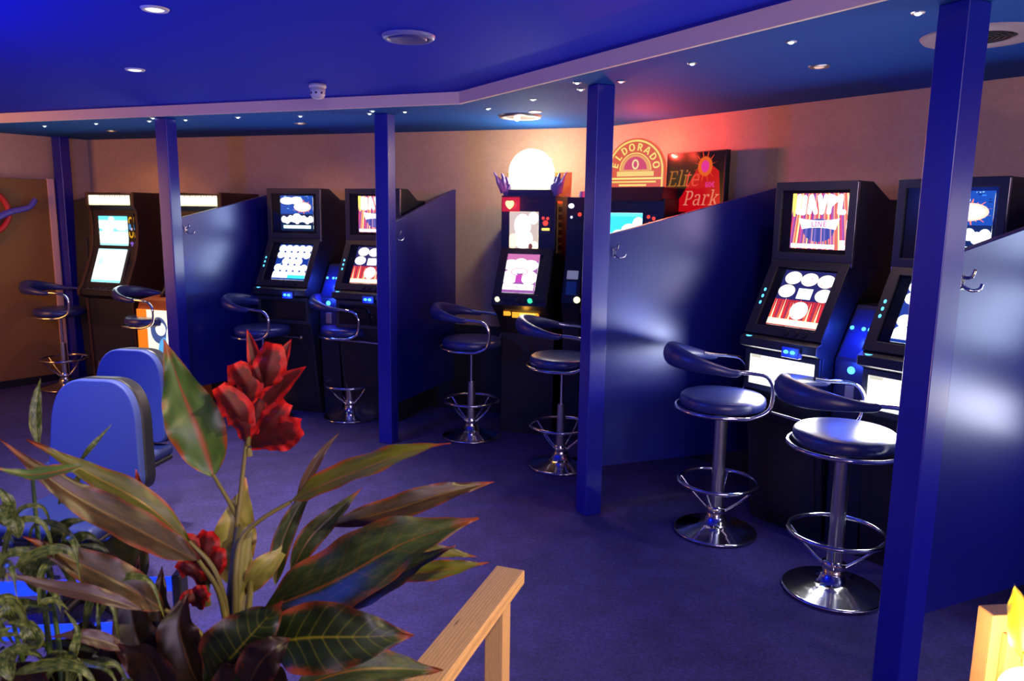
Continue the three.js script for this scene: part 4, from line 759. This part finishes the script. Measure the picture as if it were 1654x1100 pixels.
  flower([-0.487, 1.25, -1.36], [
  [[[-0.485,1.316,-1.360],[-0.475,1.358,-1.330],[-0.492,1.402,-1.320]],0.07],
  [[[-0.456,1.334,-1.360],[-0.436,1.387,-1.330],[-0.425,1.438,-1.330]],0.072],
  [[[-0.469,1.378,-1.370],[-0.473,1.413,-1.370],[-0.487,1.456,-1.380]],0.025],
  [[[-0.429,1.379,-1.370],[-0.419,1.408,-1.370],[-0.406,1.438,-1.380]],0.025],
  [[[-0.451,1.323,-1.360],[-0.412,1.363,-1.350],[-0.370,1.395,-1.340]],0.038],
  [[[-0.494,1.251,-1.360],[-0.492,1.307,-1.330],[-0.522,1.360,-1.320]],0.067],
  [[[-0.491,1.245,-1.360],[-0.489,1.281,-1.340],[-0.506,1.324,-1.330]],0.056],
  [[[-0.483,1.242,-1.360],[-0.446,1.281,-1.340],[-0.408,1.328,-1.340]],0.061],
  [[[-0.483,1.239,-1.360],[-0.432,1.267,-1.330],[-0.377,1.288,-1.320]],0.078],
  [[[-0.486,1.242,-1.360],[-0.472,1.299,-1.360],[-0.455,1.357,-1.360]],0.049],
  [[[-0.467,1.334,-1.360],[-0.454,1.368,-1.340],[-0.462,1.398,-1.330]],0.049],
  ]);
  flower([-0.533, 1.01, -1.25], [
  [[[-0.537,1.018,-1.250],[-0.532,1.079,-1.220],[-0.557,1.125,-1.210]],0.057],
  [[[-0.531,1.018,-1.250],[-0.521,1.085,-1.220],[-0.513,1.132,-1.220]],0.057],
  [[[-0.531,1.018,-1.250],[-0.506,1.068,-1.220],[-0.497,1.102,-1.220]],0.045],
  [[[-0.537,1.012,-1.250],[-0.544,1.056,-1.220],[-0.569,1.073,-1.220]],0.045],
  [[[-0.523,0.999,-1.200],[-0.524,1.030,-1.170],[-0.545,1.034,-1.170]],0.045],
  [[[-0.523,0.999,-1.200],[-0.514,1.038,-1.170],[-0.498,1.049,-1.170]],0.041],
  ]);
}
{
  const o = [-0.72, 0.6, -1.06], t = thing('striped_plant', 'slender plant with pale striped narrow leaves at the left edge', 'plant', o);
  const L = [
  [[[-0.839,1.251,-1.300],[-0.846,1.296,-1.310],[-0.846,1.338,-1.320],[-0.843,1.370,-1.330]],0.032],
  [[[-0.722,1.250,-1.220],[-0.702,1.275,-1.220],[-0.688,1.293,-1.230],[-0.672,1.313,-1.240]],0.014],
  [[[-0.740,1.235,-1.200],[-0.727,1.249,-1.200],[-0.718,1.256,-1.200],[-0.716,1.260,-1.200]],0.022],
  [[[-0.739,1.198,-1.220],[-0.730,1.215,-1.220],[-0.724,1.226,-1.220],[-0.719,1.234,-1.220]],0.016],
  [[[-0.667,1.185,-1.200],[-0.659,1.195,-1.200],[-0.650,1.202,-1.200],[-0.642,1.206,-1.200]],0.012],
  [[[-0.750,1.184,-1.200],[-0.743,1.195,-1.200],[-0.737,1.206,-1.200],[-0.732,1.211,-1.200]],0.016],
  [[[-0.751,1.115,-1.150],[-0.727,1.151,-1.140],[-0.700,1.178,-1.140],[-0.666,1.181,-1.150]],0.034],
  [[[-0.741,1.109,-1.150],[-0.697,1.146,-1.130],[-0.666,1.162,-1.130],[-0.646,1.142,-1.140]],0.029],
  [[[-0.745,1.087,-1.120],[-0.750,1.118,-1.110],[-0.753,1.139,-1.110],[-0.764,1.158,-1.100]],0.037],
  [[[-0.731,1.077,-1.100],[-0.733,1.113,-1.090],[-0.721,1.143,-1.090],[-0.712,1.154,-1.100]],0.031],
  [[[-0.711,1.071,-1.020],[-0.704,1.107,-1.000],[-0.711,1.121,-1.000],[-0.733,1.125,-1.000]],0.051],
  [[[-0.692,1.045,-1.000],[-0.663,1.076,-0.980],[-0.675,1.095,-0.980],[-0.700,1.099,-0.980]],0.042],
  [[[-0.677,1.016,-1.000],[-0.635,1.049,-0.980],[-0.618,1.049,-0.980],[-0.593,1.035,-0.980]],0.025],
  [[[-0.727,1.036,-1.100],[-0.714,1.077,-1.100],[-0.707,1.108,-1.100],[-0.709,1.139,-1.100]],0.013],
  [[[-0.615,1.015,-1.050],[-0.612,1.046,-1.050],[-0.618,1.070,-1.060],[-0.615,1.105,-1.060]],0.01],
  [[[-0.740,1.210,-1.050],[-0.734,1.229,-1.050],[-0.728,1.248,-1.050],[-0.747,1.276,-1.050]],0.038],
  [[[-0.719,1.191,-1.050],[-0.722,1.215,-1.050],[-0.738,1.229,-1.050],[-0.760,1.234,-1.050]],0.035],
  [[[-0.633,1.012,-1.000],[-0.621,1.046,-1.000],[-0.626,1.063,-1.020],[-0.642,1.097,-1.020]],0.02],
  [[[-0.679,1.030,-0.950],[-0.684,1.057,-0.950],[-0.670,1.076,-0.950],[-0.640,1.081,-0.950]],0.039],
  ];
  for (const [p, w] of L) part(t, 'leaf', blade(p, w * 0.62, [0.3, 0.3, 0.9], 0.15, leafShape, 0.05, o), LM.striped);
  const stems = [
  [[-0.789,1.232,-1.200],[-0.776,1.154,-1.180],[-0.756,1.061,-1.150],[-0.723,0.919,-1.100]],
  [[-0.746,1.109,-1.150],[-0.723,1.056,-1.120],[-0.694,1.006,-1.080],[-0.676,0.953,-1.050]],
  [[-0.719,1.081,-1.020],[-0.714,1.042,-1.020],[-0.709,1.003,-1.020],[-0.708,0.963,-1.020]],
  ];
  for (const s of stems) part(t, 'stem', taper(off([...s, [-0.72, 0.62, -1.06]], o), q => 0.003 + 0.004 * q, 30, 8), std(lin(0.07, 0.13, 0.03), 0.5));
  for (let k = 0; k < 60; k++) {   // small lower leaves
    const x = -0.86 + 0.26 * rnd(), y = 0.82 + 0.34 * rnd(), z = -1.16 + 0.22 * rnd(), a = rnd() * 6.283, l = 0.07 + 0.07 * rnd(), dx = Math.cos(a) * l, dz = Math.sin(a) * l * 0.6, up = 0.11 * rnd();
    part(t, 'leaf', blade([[x, y, z], [x + dx * 0.4, y + up, z + dz * 0.4], [x + dx * 0.8, y + up, z + dz * 0.8], [x + dx, y + up * 0.4 - 0.02, z + dz]], 0.007 + 0.010 * rnd(), [0.2, 0.6, 0.8], 0.15, leafShape, 0.05, o), LM.striped);
  }
}
// trough that holds them, below the frame
function trough(label, x0, x1, z0, z1, h) {
  const w = x1 - x0, d = z1 - z0, t = thing('planter_trough', label, 'planter', [(x0 + x1) / 2, 0, (z0 + z1) / 2]);
  for (let k = 0; k < 4; k++) { const y = h * (k + 0.5) / 4; for (const s of [-1, 1]) { part(t, 'plank', box(w, h / 4 - 0.008, 0.02, 0, y, s * (d / 2 - 0.01)), M.wood); part(t, 'plank', box(0.02, h / 4 - 0.008, d - 0.044, s * (w / 2 - 0.01), y, 0), M.wood); } }
  part(t, 'soil', box(w - 0.05, 0.06, d - 0.05, 0, h - 0.07, 0), M.soil);
}
trough('low timber planter under the red flowering plant', -0.98, -0.30, -1.36, -0.92, 0.66);
trough('low timber planter under the globe lamp at the right', 0.74, 1.06, -1.34, -0.98, 0.66);
// timber rails of the entrance
{
  const a = [0.004, -1.575], b = [-0.30, -0.72], l = Math.hypot(a[0] - b[0], a[1] - b[1]), t = thing('timber_rail', 'pale timber rail with knots running in from the bottom edge', 'rail', [(a[0] + b[0]) / 2, 0, (a[1] + b[1]) / 2], Math.atan2(a[0] - b[0], a[1] - b[1]));
  const g = box(0.066, 0.032, l, 0, 0.884, 0, 0.003), p = g.attributes.position, u = g.attributes.uv, nn = g.attributes.normal;
  for (let i = 0; i < p.count; i++) u.setXY(i, Math.abs(nn.getX(i)) > 0.6 ? 0.3 + (p.getY(i) - 0.87) * 6 : (p.getX(i) + 0.033) / 0.066, p.getZ(i) / l + 0.5);
  part(t, 'top_rail', g, M.wood);
  for (const z of [-l / 2 + 0.30, l / 2 - 0.08]) part(t, 'leg', box(0.044, 0.866, 0.044, 0, 0.434, z), M.wood);
}
{
  const t = thing('timber_post', 'pale timber post lit by the globe lamp at the lower right', 'post', [0.99, 0, -1.42], 0.12);
  part(t, 'shaft', box(0.068, 0.90, 0.045, 0, 0.45, 0), M.wood); part(t, 'batten', box(0.05, 0.86, 0.02, 0.012, 0.435, 0.032), M.wood);
  const y = thing('yellow_flower', 'yellow petalled plant at the right edge above the globe lamp', 'plant', [0.90, 0.6, -1.2]), o = [0.90, 0.6, -1.2];
  part(y, 'leaf', blade([[0.885, 0.93, -1.2], [0.872, 0.985, -1.2], [0.862, 1.03, -1.2], [0.853, 1.066, -1.2]], 0.05, [0, 0.1, 1], 0.12, leafShape, 0.03, o), LM.yellow);
  part(y, 'leaf', blade([[0.89, 0.93, -1.21], [0.91, 1.0, -1.21], [0.92, 1.05, -1.22], [0.935, 1.10, -1.23]], 0.06, [0, 0.1, 1], 0.12, leafShape, 0.03, o), LM.yellow);
  part(y, 'stem', taper(off([[0.886, 0.94, -1.2], [0.895, 0.8, -1.2], [0.90, 0.62, -1.2]], o), q => 0.004, 16, 8), stemMat);
  const g = thing('globe_lamp', 'glaring warm globe lamp at the lower right corner', 'lamp', [0.872, 0.60, -1.16]);
  part(g, 'base', lathe([[0, 0], [0.045, 0], [0.045, 0.02], [0.02, 0.03], [0.018, 0.23], [0.03, 0.245], [0, 0.245]], 32), M.brass);
  part(g, 'globe', new THREE.SphereGeometry(0.046, 32, 20).translate(0, 0.285, 0), glow(1.0, 0.72, 0.36, 3.2));
  const l = new THREE.PointLight(lin(1, 0.6, 0.28), LAMP, 0, 2); l.name = 'globe_light'; l.position.set(0, 0.285, 0); l.castShadow = true; l.shadow.radius = 2; g.add(l);
}
{
  const t = thing('blue_lamp', 'pair of glowing blue tubes low behind the leaves at the left edge', 'lamp', [-1.02, 0, -1.56], 0.1);
  for (const y of [0.74, 0.845]) part(t, 'tube', cyl(0.016, 0.016, 0.56, 0, 0, 0).rotateZ(Math.PI / 2).translate(0, y, 0), glow(0.01, 0.05, 1.0, 1.4)); part(t, 'stand', mg([cyl(0.12, 0.12, 0.02, 0, 0.01, 0), cyl(0.014, 0.014, 0.84, 0, 0.43, -0.035)]), M.plastic); for (const s of [-1, 1]) part(t, 'end_cap', box(0.02, 0.17, 0.05, s * 0.285, 0.79, 0), M.plastic);
  for (const x of [-0.2, 0, 0.2]) { const l = new THREE.PointLight(lin(0.01, 0.06, 1), BLUE_LAMP, 0, 2); l.name = 'blue_light'; l.position.set(x, 0.79, 0.05); l.castShadow = true; l.shadow.radius = 1.4; t.add(l); }
}
scene.traverse(o => { if (o.isLight && !o.isRectAreaLight) o.castShadow = true; });
renderer.render(scene, camera);
